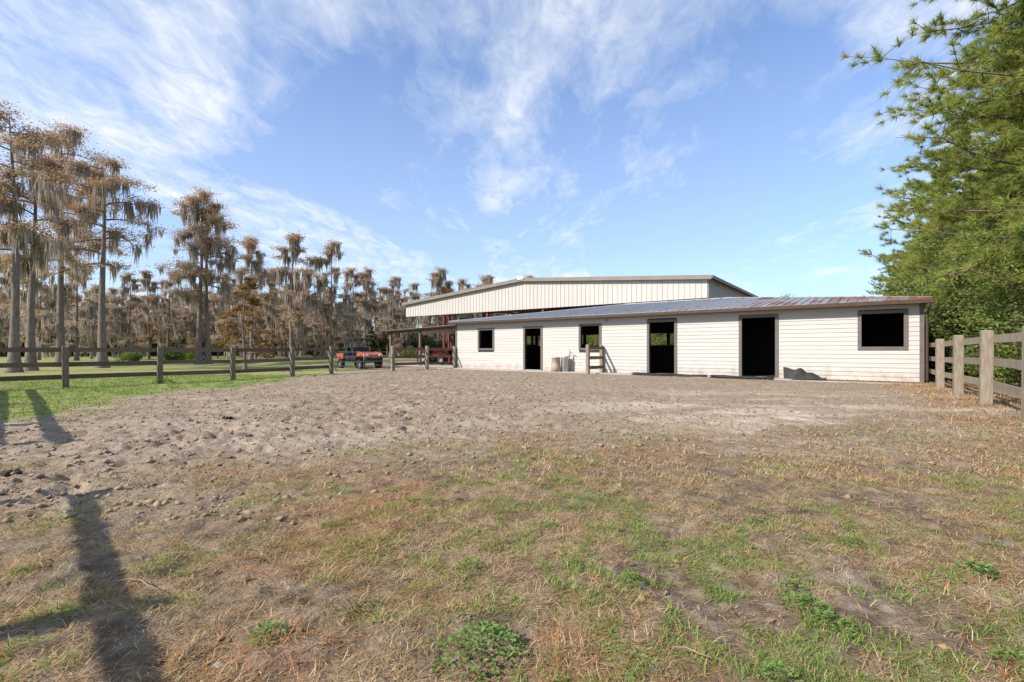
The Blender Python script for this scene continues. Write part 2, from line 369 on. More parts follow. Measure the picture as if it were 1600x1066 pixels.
for k, arr in zip(('green', 'dry', 'need', 'light', 'lawn', 'near'), (mk[0], mk[1], mk[2], mk[4], mk[5], mk[6])):
    at = gme.attributes.new(k, 'FLOAT', 'POINT'); at.data.foreach_set('value', np.asarray(arr, np.float32))
gme.polygons.foreach_set('use_smooth', np.ones(len(gme.polygons), bool))
ground = link('ground', gme); ground['kind'] = 'structure'

# ------------------------------------------------------------------ stable
def wall_t(px):
    k = (px - 800) / F; return (R0.x - R0.y * k) / (-U.x + U.y * k)
def wall_z(px, py):
    Y = R0.y + U.y * wall_t(px); return EYE + (HY - py) * Y / F
ANG = math.atan2(U.y, U.x)          # local x = U (along the wall), local y = -? built with an explicit matrix below
LM = Matrix(((U.x, V.x, 0, R0.x), (U.y, V.y, 0, R0.y), (0, 0, 1, 0), (0, 0, 0, 1)))    # local (u, v, z) to world
def lempty(name, label, cat, u=0.0, v=0.0, group=None):
    o = empty(name, (0, 0, 0), 0, label, cat, group); o.matrix_world = LM @ Matrix.Translation((u, v, 0)); return o
st = lempty('stable', 'long low white stable with lap siding, open doorways and rusty metal hip roof', 'stable')
WH = 2.80
ops = []   # (u0,u1,z0,z1,kind) outer frame limits
for kind, x0, x1, xa, yt, yb in (('window', 747, 772.5, 760, 513, 547.5), ('door', 818, 848, 833, 510, 577), ('window', 904.5, 940, 922, 506, 547.5),
                                 ('door', 1011, 1058, 1034, 499.5, 583), ('door', 1154.5, 1216.5, 1185, 492, 588), ('window', 1340, 1419, 1380, 485, 547)):
    a_, b_ = sorted((wall_t(x0), wall_t(x1)))
    z1 = min(wall_z(xa, yt), WH - 0.07); z0 = wall_z(xa, yb) if kind == 'window' else 0.02
    ops.append((a_, b_, z0, z1, kind))
ops.sort()
print('OPENINGS', [tuple(round(q, 2) if not isinstance(q, str) else q for q in o) for o in ops])
TW = 0.12   # trim width
# structural wall behind the boards
mb = MB(); edges = [0.0]
def wall_boxes(mb, y0, y1, inset):
    u = 0.0
    for (a_, b_, z0, z1, k) in ops:
        a2, b2 = a_ + inset, b_ - inset
        mb.box((u, y0, 0), (a2, y1, WH))
        if z0 > 0.1: mb.box((a2, y0, 0), (b2, y1, z0 + inset))
        mb.box((a2, y0, z1 - inset), (b2, y1, WH)); u = b2
    mb.box((u, y0, 0), (BL, y1, WH))
wall_boxes(mb, 0.022, 0.13, TW)
mb.box((0.0, 0.131, 0), (0.12, 15.9, WH)); mb.box((BL - 0.12, 0.131, 0), (BL, 4.2, WH))
mb.build('wall', MATS['sheathing'], st)
# lap boards, one object each
NB = 17; bh = WH / NB
def board(u0, u1, z0, h):
    if u1 - u0 < 0.03: return
    b_ = MB(); b_.add([(u0, 0.021, z0), (u1, 0.021, z0), (u1, 0.021, z0 + h), (u0, 0.021, z0 + h),
                       (u0, -0.020, z0 - 0.012), (u1, -0.020, z0 - 0.012), (u1, 0.002, z0 + h), (u0, 0.002, z0 + h)],
                      [(3, 2, 1, 0), (4, 5, 6, 7), (0, 1, 5, 4), (2, 3, 7, 6), (1, 2, 6, 5), (3, 0, 4, 7)])
    b_.build('siding_board', MATS['siding'], st)
for i in range(NB):
    z0 = i * bh + 0.02; z1 = z0 + bh; cuts = [(0.10, 0.10)]
    for (a_, b_, oz0, oz1, k) in ops:
        if z1 > oz0 + 0.03 and z0 < oz1 - 0.03: cuts.append((a_ + 0.03, b_ - 0.03))
    cuts.append((BL - 0.10, BL - 0.10))
    for (p0, p1), (q0, q1) in zip(cuts[:-1], cuts[1:]):
        # long runs have one staggered butt joint
        if q0 - p1 > 4.5:
            j = p1 + (q0 - p1) * (0.35 + 0.3 * ((i * 7) % 5) / 5)
            board(p1, j - 0.002, z0, min(bh, WH - z0)); board(j + 0.002, q0, z0, min(bh, WH - z0))
        else: board(p1, q0, z0, min(bh, WH - z0))
for (u0, u1) in ((-0.03, 0.10), (BL - 0.10, BL + 0.03)):
    MB().box((u0, -0.035, 0.0), (u1, 0.02, WH)).build('corner_board', MATS['trim'], st, bevel=0.004)
for (a_, b_, z0, z1, k) in ops:
    f = MB(); y0, y1 = -0.045, 0.15
    f.box((a_, y0, z0), (a_ + TW, y1, z1)); f.box((b_ - TW, y0, z0), (b_, y1, z1)); f.box((a_ + TW, y0 + 0.004, z1 - TW), (b_ - TW, y1, z1))
    if k == 'window': f.box((a_ + TW, y0 + 0.004, z0), (b_ - TW, y1, z0 + TW))
    f.build(k + '_frame', MATS['trim'], st, bevel=0.004)
    if k == 'door': MB().box((a_ + TW, -0.02, -0.02), (b_ - TW, 0.18, 0.035)).build('threshold', MATS['concrete'], st)
# interior
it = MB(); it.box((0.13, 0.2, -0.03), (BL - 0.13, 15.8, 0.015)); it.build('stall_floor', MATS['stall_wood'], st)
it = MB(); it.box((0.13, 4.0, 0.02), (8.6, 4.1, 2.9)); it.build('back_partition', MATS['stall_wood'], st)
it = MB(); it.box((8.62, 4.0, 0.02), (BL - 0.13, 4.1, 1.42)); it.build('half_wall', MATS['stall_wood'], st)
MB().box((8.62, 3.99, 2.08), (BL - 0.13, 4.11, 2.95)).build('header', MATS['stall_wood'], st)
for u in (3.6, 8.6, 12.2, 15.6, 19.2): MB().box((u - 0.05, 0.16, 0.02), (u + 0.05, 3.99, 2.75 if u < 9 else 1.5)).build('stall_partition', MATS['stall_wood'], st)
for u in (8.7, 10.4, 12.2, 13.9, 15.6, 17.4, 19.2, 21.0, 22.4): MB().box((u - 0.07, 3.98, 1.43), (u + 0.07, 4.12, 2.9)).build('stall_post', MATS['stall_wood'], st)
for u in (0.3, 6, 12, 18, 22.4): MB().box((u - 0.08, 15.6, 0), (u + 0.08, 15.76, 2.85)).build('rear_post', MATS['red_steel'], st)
# hip roof, one sheet per object on the slope in view
rf = empty('roof'); rf.parent = st
RP = 0.15; EV = -0.42; RZ = 2.93; D2 = 8.0
def rz(v): return RZ + (v - EV) * RP
def vtop(u): return max(EV + 0.01, min(D2, u + 0.0 if u < BL / 2 else BL - u))
u0, npan = -0.24, 26; wpan = (BL + 0.48) / npan
for i in range(npan):
    a_, b_ = u0 + i * wpan, u0 + (i + 1) * wpan - 0.004
    us = [a_] + [q for q in (D2, BL - D2) if a_ < q < b_] + [b_]
    p = MB(); top = [(q, vtop(q), rz(vtop(q))) for q in us]
    low = [(q, EV, RZ) for q in us]; n = len(us)
    th = 0.012
    vs_ = low + top + [(x, y, z - th) for (x, y, z) in low + top]
    fs = []
    for j in range(n - 1): fs += [(j, j + 1, n + j + 1, n + j), (2 * n + j + 1, 2 * n + j, 3 * n + j, 3 * n + j + 1)]
    fs += [(j + 1, j, 2 * n + j, 2 * n + j + 1) for j in range(n - 1)]
    p.add(vs_, fs)
    for rx in (0.03, 0.33, 0.63):
        q = a_ + rx + 0.04; vt = vtop(q)
        if vt - EV < 0.3: continue
        A, B = EV - 0.01, vt - 0.05
        p.add([(q - .04, A, rz(A)), (q + .04, A, rz(A)), (q + .02, A, rz(A) + .032), (q - .02, A, rz(A) + .032),
               (q - .04, B, rz(B)), (q + .04, B, rz(B)), (q + .02, B, rz(B) + .032), (q - .02, B, rz(B) + .032)],
              [(0, 1, 2, 3), (7, 6, 5, 4), (0, 3, 7, 4), (1, 5, 6, 2), (3, 2, 6, 7)])
    p.build('roof_sheet', MATS['rusty_sheet'], rf)
o = MB(); E2 = 16.42
o.add([(-.24, EV, RZ - .002), (D2, D2, rz(D2) - .002), (D2, D2 + .4, rz(D2) - .002), (-.24, E2, RZ - .002)], [(0, 3, 2, 1)])
o.add([(BL + .24, EV, RZ - .002), (BL - D2, D2, rz(D2) - .002), (BL - D2, D2 + .4, rz(D2) - .002), (BL + .24, E2, RZ - .002)], [(0, 1, 2, 3)])
o.add([(-.24, E2, RZ - .002), (D2, D2 + .4, rz(D2) - .002), (BL - D2, D2 + .4, rz(D2) - .002), (BL + .24, E2, RZ - .002)], [(0, 1, 2, 3)])
o.add([(D2, D2, rz(D2) - .001), (BL - D2, D2, rz(D2) - .001), (BL - D2, D2 + .4, rz(D2) - .001), (D2, D2 + .4, rz(D2) - .001)], [(0, 1, 2, 3)])
o.build('rear_slope', MATS['rusty_sheet'], rf)
for sgn in (0, 1):
    q = MB(); a_ = (-.24, EV, RZ + .03) if not sgn else (BL + .24, EV, RZ + .03); b_ = (D2, D2, rz(D2) + .03) if not sgn else (BL - D2, D2, rz(D2) + .03)
    q.tube([a_, b_], 0.045, 6); q.build('hip_cap', MATS['rusty_sheet'], rf)
MB().tube([(D2, D2, rz(D2) + .03), (BL - D2, D2, rz(D2) + .03)], 0.05, 6).build('ridge_cap', MATS['rusty_sheet'], rf)
g = MB(); g.box((-0.26, EV - 0.10, 2.765), (BL + 0.26, EV - 0.005, 2.905)); g.build('gutter', MATS['gutter'], st, bevel=0.012)
MB().box((-0.22, EV, 2.78), (BL + 0.22, -0.037, 2.81)).build('soffit', MATS['gutter'], st)
MB().tube([(-0.12, EV - .05, 2.77), (-0.12, EV - .05, 2.66), (-0.10, -0.09, 2.40), (-0.10, -0.09, 0.08)], 0.042, 8).build('downspout', MATS['gutter'], st)
fl = MB(); M_ = Matrix.Translation((wall_t(947), -0.14, 2.62)) @ Matrix.Rotation(R(115), 4, 'X')
fl.lathe([(0.02, -0.09), (0.035, -0.06), (0.05, 0.0), (0.075, 0.05), (0.075, 0.06)], 12, M_); fl.box((wall_t(947) - .05, -0.09, 2.62), (wall_t(947) + .05, -0.02, 2.74))
fl.build('floodlight', MATS['galvanised'], st)

# concrete apron, slabs and rubber mats
ap = MB(); ap.box((8.5, -1.05, -0.12), (BL + 0.6, -0.024, 0.012)); o = ap.build('concrete_apron', MATS['concrete'], None); o.matrix_world = LM; o['kind'] = 'structure'
ap = MB(); ap.box((3.9, -1.1, -0.12), (8.46, -0.024, 0.012)); o = ap.build('doorway_slab', MATS['concrete'], None); o.matrix_world = LM; o['kind'] = 'structure'
ap = MB(); ap.box((0.1, -1.3, -0.12), (3.86, -0.95, 0.0)); o = ap.build('kerb_strip', MATS['concrete'], None); o.matrix_world = LM; o['kind'] = 'structure'
def mat_sheet(name, u0, u1, v0, v1, label, rot=0):
    b_ = MB(); nu, nv = 14, 8
    for j in range(nv + 1):
        for i in range(nu + 1):
            u = u0 + (u1 - u0) * i / nu; v = v0 + (v1 - v0) * j / nv
            b_.v.append((u + rot * (v - v0), v, 0.026 + 0.012 * math.sin(i * 1.1 + j) + 0.03 * (i / nu) ** 6))
    for j in range(nv):
        for i in range(nu): k = j * (nu + 1) + i; b_.f.append((k, k + 1, k + nu + 2, k + nu + 1))
    o = b_.build(name, MATS['mat_rubber'], None, True); o.matrix_world = LM
    s = o.modifiers.new('solid', 'SOLIDIFY'); s.thickness = 0.018; s.offset = 1
    tag(o, label, 'mat', 'rubber mats at the stable doorways')
mat_sheet('rubber_mat', 7.0, 10.4, -1.15, -0.06, 'worn grey rubber mat before the doorway next to the short rail stub', 0.25)
mat_sheet('rubber_mat', 4.5, 7.3 - 0.4, -1.35, -0.06, 'worn grey rubber mat lying before the widest stable doorway', 0.1)
# folded black mat leaning on the wall
def folded():
    b_ = MB(); prof = []
    P = [(wall_t(1226), -0.16), (wall_t(1259), -0.22), (wall_t(1262), -0.5), (wall_t(1290), -0.42)]
    nu, nv = 22, 9
    for i in range(nu + 1):
        t = i / nu; u = wall_t(1226) + (wall_t(1291) - wall_t(1226)) * t
        h = 0.50 * (1 - sstep(0.38, 0.58, t)) + 0.27 * sstep(0.38, 0.58, t) * (1 - 0.65 * sstep(0.6, 1, t)) + 0.02 * math.sin(t * 19)
        d = 0.35 + 0.25 * math.sin(t * 3.0)
        for j in range(nv + 1):
            s = j / nv; ang = math.pi * s
            crease = 0.05 * math.sin(6 * s + 9 * t)
            b_.v.append((u + 0.03 * math.sin(s * 5 + t * 7), -0.06 - d * (1 - math.cos(ang)) / 2 * 1.1, max(0.0, float(h) * (math.sin(ang) ** 0.55) * (1 - 0.35 * s) + crease * math.sin(ang)) + 0.01))
    for i in range(nu):
        for j in range(nv): k = i * (nv + 1) + j; b_.f.append((k, k + nv + 1, k + nv + 2, k + 1))
    b_.f.append(tuple(range(nv + 1))); b_.f.append(tuple(nu * (nv + 1) + j for j in reversed(range(nv + 1))))
    o = b_.build('folded_mat', MATS['mat_rubber'], None, True); o.matrix_world = LM
    tag(o, 'crumpled black rubber mat heaped against the white stable wall', 'mat')
folded()
# tubs and standpipe
def at_wall(px, out): return LM @ Vector((wall_t(px), -out, 0.0))
tb = at_wall(880, 0.75); o = MB().lathe([(0.27, 0), (0.25, 0.30), (0.215, 0.72), (0.235, 0.73), (0.235, 0.77), (0.19, 0.77), (0.19, 0.70)], 24).build('tub', MATS['tan_plastic'], None, True)
o.location = tb; tag(o, 'tan upturned tub standing before the stable wall, the wider of two', 'tub')
tb = at_wall(888.5, 0.42); o = MB().lathe([(0.20, 0), (0.20, 0.75), (0.22, 0.76), (0.22, 0.83), (0.05, 0.85)], 24).build('barrel', MATS['pale_tub'], None, True)
o.location = tb; tag(o, 'narrow pale barrel behind the tan tub by the stable wall', 'barrel')
sp = lempty('standpipe', 'metal standpipe with curved tap beside the pale barrel', 'tap', wall_t(893.5), -0.25)
MB().tube([(0, 0, 0), (0, 0, 0.95), (-0.03, -0.02, 1.06), (-0.10, -0.06, 1.08), (-0.14, -0.08, 1.0)], 0.024, 8).build('pipe', MATS['galvanised'], sp, True)
MB().box((-0.05, -0.05, 0.82), (0.03, 0.03, 0.98)).build('valve', MATS['galvanised'], sp, bevel=0.01)
MB().tube([(0.0, 0, 1.06), (0.05, 0.03, 1.2)], 0.012, 6).build('handle', MATS['tractor_red'], sp)

# ------------------------------------------------------------------ arena hall behind the stable
ar = lempty('arena_hall', 'big open sided riding arena with beige metal gable behind the stable', 'arena')
AU0, AU1, AV, AZ0, AZ1, AP = 12.1, 49.3, 18.4, 5.42, 7.05, 0.078; AM = (AU0 + AU1) / 2; ALEN = 62
def az(u): return AZ1 + (min(u - AU0, AU1 - u)) * AP
npn = 40; wp = (AU1 - AU0) / npn
for i in range(npn):
    a_, b_ = AU0 + i * wp + .003, AU0 + (i + 1) * wp - .003; p = MB()
    za, zb = az(a_), az(b_)
    p.add([(a_, AV, AZ0), (b_, AV, AZ0), (b_, AV, zb), (a_, AV, za), (a_, AV + .03, AZ0), (b_, AV + .03, AZ0), (b_, AV + .03, zb), (a_, AV + .03, za)],
          [(0, 1, 2, 3)[::-1], (4, 5, 6, 7), (0, 1, 5, 4), (3, 7, 6, 2), (0, 4, 7, 3), (1, 2, 6, 5)])
    for rx in (0.02, 0.48):
        q = a_ + rx; p.box((q, AV - 0.035, AZ0), (q + .05, AV - .001, az(q + .02) - .01))
    p.build('wall_panel', MATS['arena_panel'], ar)
for i in range(60):
    a_, b_ = AV + .04 + i * ALEN / 60, AV + .04 + (i + 1) * ALEN / 60 - .006
    p = MB(); p.box((AU0 - .03, a_, AZ0), (AU0, b_, AZ1)); p.box((AU0 - .065, a_ + .05, AZ0), (AU0 - .031, a_ + .10, AZ1)); p.box((AU0 - .065, a_ + .55, AZ0), (AU0 - .031, a_ + .60, AZ1))
    p.build('wall_panel', MATS['arena_panel'], ar)
o = MB()
for (ua, ub) in ((AU0 - .35, AM), (AM, AU1 + .35)):
    za, zb = az(ua) + .10, az(ub) + .10
    o.add([(ua, AV - .35, za), (ub, AV - .35, zb), (ub, AV + ALEN, zb), (ua, AV + ALEN, za), (ua, AV - .35, za + .05), (ub, AV - .35, zb + .05), (ub, AV + ALEN, zb + .05), (ua, AV + ALEN, za + .05)],
          [(0, 1, 2, 3), (7, 6, 5, 4), (0, 4, 5, 1), (0, 3, 7, 4), (1, 5, 6, 2), (2, 6, 7, 3)])
o.build('roof', MATS['arena_roof'], ar)
o = MB()
for (ua, ub) in ((AU0 + .01, AM), (AM, AU1 - .01)):
    o.add([(ua, AV + .04, az(ua) + .05), (ub, AV + .04, az(ub) + .05), (ub, AV + ALEN - .05, az(ub) + .05), (ua, AV + ALEN - .05, az(ua) + .05)], [(0, 1, 2, 3)])
o.build('roof_shade_sheet', MATS['underside'], ar)  # added dark sheet: roof underside shade put into its colour
for (ua, ub) in ((AU0 - .37, AM - .002), (AM + .002, AU1 + .37)):
    za, zb = az(ua), az(ub); o = MB()
    o.add([(ua, AV - .42, za - .16), (ub, AV - .42, zb - .16), (ub, AV - .42, zb + .19), (ua, AV - .42, za + .19), (ua, AV - .04, za - .16), (ub, AV - .04, zb - .16), (ub, AV - .352, zb + .19), (ua, AV - .352, za + .19)],
          [(3, 2, 1, 0), (4, 5, 6, 7), (0, 1, 5, 4), (2, 3, 7, 6), (0, 4, 7, 3), (1, 2, 6, 5)])
    o.build('rake_trim', MATS['arena_trim'], ar)
MB().box((AU0 - .50, AV - .42, AZ1 - .10), (AU0 - .36, AV + ALEN, AZ1 + .14)).build('eave_gutter', MATS['arena_trim'], ar)
MB().box((AM - .35, AV - .5, az(AM) + .02), (AM + .35, AV - .425, az(AM) + .34)).build('ridge_end_cap', MATS['white_lamp'], ar)
def acol(u, v): MB().box((u - .12, v - .12, 0), (u + .12, v + .12, AZ0 + 1.4)).build('column', MATS['red_steel'], ar)
for px in (694, 762, 849, 959, 1094):
    k = (px - 800) / F; B0 = R0 + V * (AV + .3); acol((B0.x - B0.y * k) / (-U.x + U.y * k), AV + .3)
for i in range(1, 9):
    acol(AU0 + .3, AV + i * 7.5); acol(AU1 - .3, AV + i * 7.5)
    p = MB()
    for (ua, ub) in ((AU0 + .2, AM), (AM, AU1 - .2)):
        za, zb = az(ua) - .1, az(ub) - .1; v = AV + i * 7.5
        p.add([(ua, v - .1, za - .7), (ub, v - .1, zb - .4), (ub, v - .1, zb), (ua, v - .1, za), (ua, v + .1, za - .7), (ub, v + .1, zb - .4), (ub, v + .1, zb), (ua, v + .1, za)],
              [(3, 2, 1, 0), (4, 5, 6, 7), (0, 1, 5, 4), (2, 3, 7, 6), (0, 4, 7, 3), (1, 2, 6, 5)])
    p.build('rafter', MATS['red_steel'], ar)
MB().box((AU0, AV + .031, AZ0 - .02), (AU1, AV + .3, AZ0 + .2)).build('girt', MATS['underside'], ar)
for px, py in ((806, 489), (1056, 470.5)):
    k = (px - 800) / F; B0 = R0 + V * (AV + 6); u = (B0.x - B0.y * k) / (-U.x + U.y * k); Y = (B0 + U * u).y
    z = EYE + (HY - py) * Y / F
    q = MB().lathe([(.33, 0), (.30, .10), (.12, .22), (.05, .30)], 14, Matrix.Translation((u, AV + 6, z))); q.tube([(u, AV + 6, z + .28), (u, AV + 6, az(u))], .02, 5)
    q.build('hanging_lamp', MATS['white_lamp'], ar)

# ------------------------------------------------------------------ lean-to
ls = lempty('lean_to', 'open lean-to with low brown roof at the end of the stable', 'shelter')
LZ0, LZ1 = 2.90, 2.62; LU1 = 32.0
def lz(u): return LZ0 + (LZ1 - LZ0) * (u - BL) / (LU1 - BL)
for j, v in enumerate((1.9, 9.0)):
    for u in (23.0, 28.2, 31.6):
        MB().box((u - .08, v - .08, -.1), (u + .08, v + .08, lz(u) - .20)).build('post', MATS['old_post'], ls, bevel=.008)
    p = MB(); p.add([(BL + .05, v - .05, lz(BL) - .2), (LU1, v - .05, lz(LU1) - .2), (LU1, v - .05, lz(LU1) - .03), (BL + .05, v - .05, lz(BL) - .03),
                     (BL + .05, v + .05, lz(BL) - .2), (LU1, v + .05, lz(LU1) - .2), (LU1, v + .05, lz(LU1) - .03), (BL + .05, v + .05, lz(BL) - .03)],
                    [(3, 2, 1, 0), (4, 5, 6, 7), (0, 1, 5, 4), (2, 3, 7, 6), (0, 4, 7, 3), (1, 2, 6, 5)]); p.build('beam', MATS['rail_wood'], ls)
nsh = 8
for i in range(nsh):
    v0_, v1_ = 1.4 + i * 1.03, 1.4 + (i + 1) * 1.03 - .01; p = MB()
    p.add([(BL + .03, v0_, lz(BL)), (LU1 + .3, v0_, lz(LU1)), (LU1 + .3, v1_, lz(LU1)), (BL + .03, v1_, lz(BL)), (BL + .03, v0_, lz(BL) + .03), (LU1 + .3, v0_, lz(LU1) + .03), (LU1 + .3, v1_, lz(LU1) + .03), (BL + .03, v1_, lz(BL) + .03)],
          [(0, 1, 2, 3), (7, 6, 5, 4), (0, 4, 5, 1), (2, 6, 7, 3), (1, 5, 6, 2), (0, 3, 7, 4)])
    p.build('roof_sheet', MATS['arena_trim'], ls)
p = MB(); p.box((BL + .6, 1.0, -.1), (LU1 + .2, 9.3, 0.0)); o = p.build('shed_floor', MATS['concrete'], None); o.matrix_world = LM; o['kind'] = 'structure'

# ------------------------------------------------------------------ fences
FR = (1.28, 0.83, 0.38)
def post_mesh(name, h, w=0.16):
    b_ = MB(); hw = w / 2
    b_.add([(-hw, -hw, -.3), (hw, -hw, -.3), (hw, hw, -.3), (-hw, hw, -.3), (-hw, -hw, h - .02), (hw, -hw, h - .02), (hw, hw, h - .02), (-hw, hw, h - .02),
            (-hw + .02, -hw + .02, h), (hw - .02, -hw + .02, h), (hw - .02, hw - .02, h), (-hw + .02, hw - .02, h)],
           [(3, 2, 1, 0), (0, 1, 5, 4), (1, 2, 6, 5), (2, 3, 7, 6), (3, 0, 4, 7), (4, 5, 9, 8), (5, 6, 10, 9), (6, 7, 11, 10), (7, 4, 8, 11), (8, 9, 10, 11)])
    return b_.mesh(name)
def fence(label, pts, side, h=1.42, rails=FR, pm='fence_wood', rm='rail_wood', group=None, w=0.16, rh=0.075):
    """pts: world xy of the posts; side +1/-1: which side of the line the rails are nailed to"""
    root = empty('rail_fence', (pts[0][0], pts[0][1], 0), 0, label, 'fence', group)
    me = post_mesh('post', h, w); base = Vector((pts[0][0], pts[0][1], 0))
    for i, p in enumerate(pts):
        o = link('post', me, MATS[pm], root); d = Vector(pts[min(i + 1, len(pts) - 1)]) - Vector(pts[max(0, i - 1)])
        o.location = Vector((p[0], p[1], gz(*p))) - base; o.rotation_euler = (R(random.uniform(-.8, .8)), R(random.uniform(-.8, .8)), math.atan2(d.y, d.x) + R(random.uniform(-3, 3)))
    for i in range(len(pts) - 1):
        a_, b_ = Vector((*pts[i], gz(*pts[i]))), Vector((*pts[i + 1], gz(*pts[i + 1]))); d = b_ - a_; ln = d.length; ang = math.atan2(d.y, d.x)
        nrm = Vector((-d.y, d.x, 0)).normalized() * side
        for rzv in rails:
            q = MB(); q.box((-.02, -.021, -rh), (ln + .02, .021, rh))
            o = q.build('rail', MATS[rm], root); mid = a_ + nrm * (w / 2 + .018 + (0.003 if i % 2 else 0)) + Vector((0, 0, rzv + random.uniform(-.012, .012)))
            o.location = mid - base; o.rotation_euler = (0, -math.atan2(d.z, Vector((d.x, d.y)).length) + R(random.uniform(-.25, .25)), ang)
    return root
PL = loc2w(BL, 0)
def lf(s): return (PL.x - V.x * s, PL.y - V.y * s)
fence('long brown three rail fence along the green lawn, from the metal gate outward', [lf(s) for s in (8.83, 10.8, 13.35, 15.9, 18.5, 21.1)], -1, 1.36, (1.25, .78, .36), 'old_post')
fence('short three rail fence before the lean-to, joining stable corner and metal gate', [lf(s) for s in (0.15, 2.5, 5.05)], -1, 1.40, (1.22, .78, .36))
DR = Vector((0.581, 0.814)).normalized()
fence('pale sunlit three rail fence running from stable corner beside the pine woods', [(15.0 - DR.x * s, 17.2 - DR.y * s) for s in (0, 3.5, 6.45, 9.44, 12.4, 15.4)], 1, 1.50, (1.33, .87, .41), 'fence_wood', 'fence_wood', w=0.18)
us = wall_t(942)
pa, pb = loc2w(us, -0.14), loc2w(us, -1.62)
fence('short two post rail stub standing out from the stable wall', [(pa.x, pa.y), (pb.x, pb.y)], 1, 1.42, (1.26, .80, .32), w=0.15)
C0 = Vector(lf(21.1)); DF = Vector((0.727, -0.686)).normalized()
fpts = [tuple(C0 + DF * s) for s in (0.0, 2.5, 5.0, 7.5, 10.0, 12.4)]
fence('far side paddock fence joining the lawn fence at its corner', fpts, 1, 1.45, (1.28, .83, .38))
fence('paddock fence beyond the open gateway, casting its shadow over dry grass', [tuple(C0 + DF * s + Vector((-.10 - .03 * (s - 15.65), 0))) for s in (15.65, 18.1, 20.6, 23.1)], 1, 1.45, (1.28, .83, .38), w=.13, rh=.046)
# tube gate
ga, gb = Vector((*lf(8.62), 0)), Vector((*lf(5.25), 0)); gl = (gb - ga).length
gt = empty('tube_gate', (ga.x, ga.y, gz(ga.x, ga.y)), math.atan2((gb - ga).y, (gb - ga).x), 'grey tubular metal farm gate between two wooden fence posts', 'gate')
for z in (0.14, 0.36, 0.58, 0.82, 1.08): MB().tube([(0.05, 0, z), (gl - .05, 0, z)], 0.02, 6).build('bar', MATS['gate_metal'], gt, True)
for x in (0.05, gl / 2, gl - .05): MB().tube([(x, 0, 0.12), (x, 0, 1.10)], 0.022, 6).build('upright', MATS['gate_metal'], gt, True)
MB().tube([(gl - .05, 0, .85), (gl + .1, 0.02, .8), (gl + .16, .03, .55), (gl + .05, .02, .5)], 0.012, 5).build('chain', MATS['gate_metal'], gt)

# ------------------------------------------------------------------ vehicles
def wheel(parent, loc, r, wd, rimmat='wheel_grey', lug=14):
    """wheel with its axle along local y"""
    o = empty('wheel'); o.parent = parent; o.location = loc
    Mx = Matrix.Rotation(R(90), 4, 'X')
    t = MB().lathe([(r * .56, -wd / 2), (r * .9, -wd / 2), (r * .97, -wd * .36), (r * .97, wd * .36), (r * .9, wd / 2), (r * .56, wd / 2), (r * .56, -wd / 2)], 24, Mx, False)
    for k in range(lug):
        a_ = 2 * math.pi * k / lug
        for s in (-1, 1):
            Mk = Matrix.Rotation(a_ + (0.11 if s > 0 else 0), 4, 'Y') @ Matrix.Translation((0, s * wd * .22, r * .965)) @ Matrix.Rotation(s * .5, 4, 'Z')
            t.box((-.03, -wd * .26, -.02), (.03, wd * .26, .035), Mk)
    t.build('tyre', MATS['rubber'], o)
    MB().lathe([(0.0, -wd * .30), (r * .2, -wd * .34), (r * .25, -wd * .2), (r * .5, -wd * .25), (r * .565, -wd * .46), (r * .565, wd * .46), (r * .5, wd * .25), (r * .25, wd * .2), (r * .2, wd * .34), (0.0, wd * .30)], 20, Mx, False).build('rim', MATS[rimmat], o)
    return o
def prism(prof, y0, y1, M=None):
    b_ = MB(); n = len(prof); P = [Vector((x, y0, z)) for x, z in prof] + [Vector((x, y1, z)) for x, z in prof]
    if M: P = [M @ p for p in P]
    return b_.add(P, [tuple(range(n)), tuple(reversed(range(n, 2 * n)))] + [(i, i + n, (i + 1) % n + n, (i + 1) % n)[::-1] for i in range(n)])
# utility vehicle: local +x is forward
ua = R(-44)
ux, uy = -9.3, 31.0
uv = empty('utility_vehicle', (ux, uy, gz(ux, uy)), ua, 'orange and black four door utility vehicle parked on grass behind the gate', 'utility vehicle')
for (x, y) in ((0, .62), (0, -.62), (-2.75, .62), (-2.75, -.62)): wheel(uv, (x, y, .33), .33, .26)
prism([(-3.25, .42), (.30, .42), (.42, .55), (.42, .72), (-.55, .78), (-.62, .62), (-2.2, .60), (-3.25, .62)], -.52, .52).build('chassis', MATS['black_plastic'], uv, bevel=.02)
prism([(-.62, .80), (.44, .74), (.52, .86), (.40, .98), (-.10, 1.08), (-.62, 1.10)], -.60, .60).build('hood', MATS['utv_orange'], uv, bevel=.05)
prism([(.43, .50), (.58, .52), (.60, .70), (.53, .78), (.43, .76)], -.58, .58).build('bumper', MATS['black_plastic'], uv, bevel=.02)
prism([(.531, .60), (.56, .62), (.555, .76), (.526, .78)], -.34, .34).build('grille', MATS['wheel_grey'], uv)
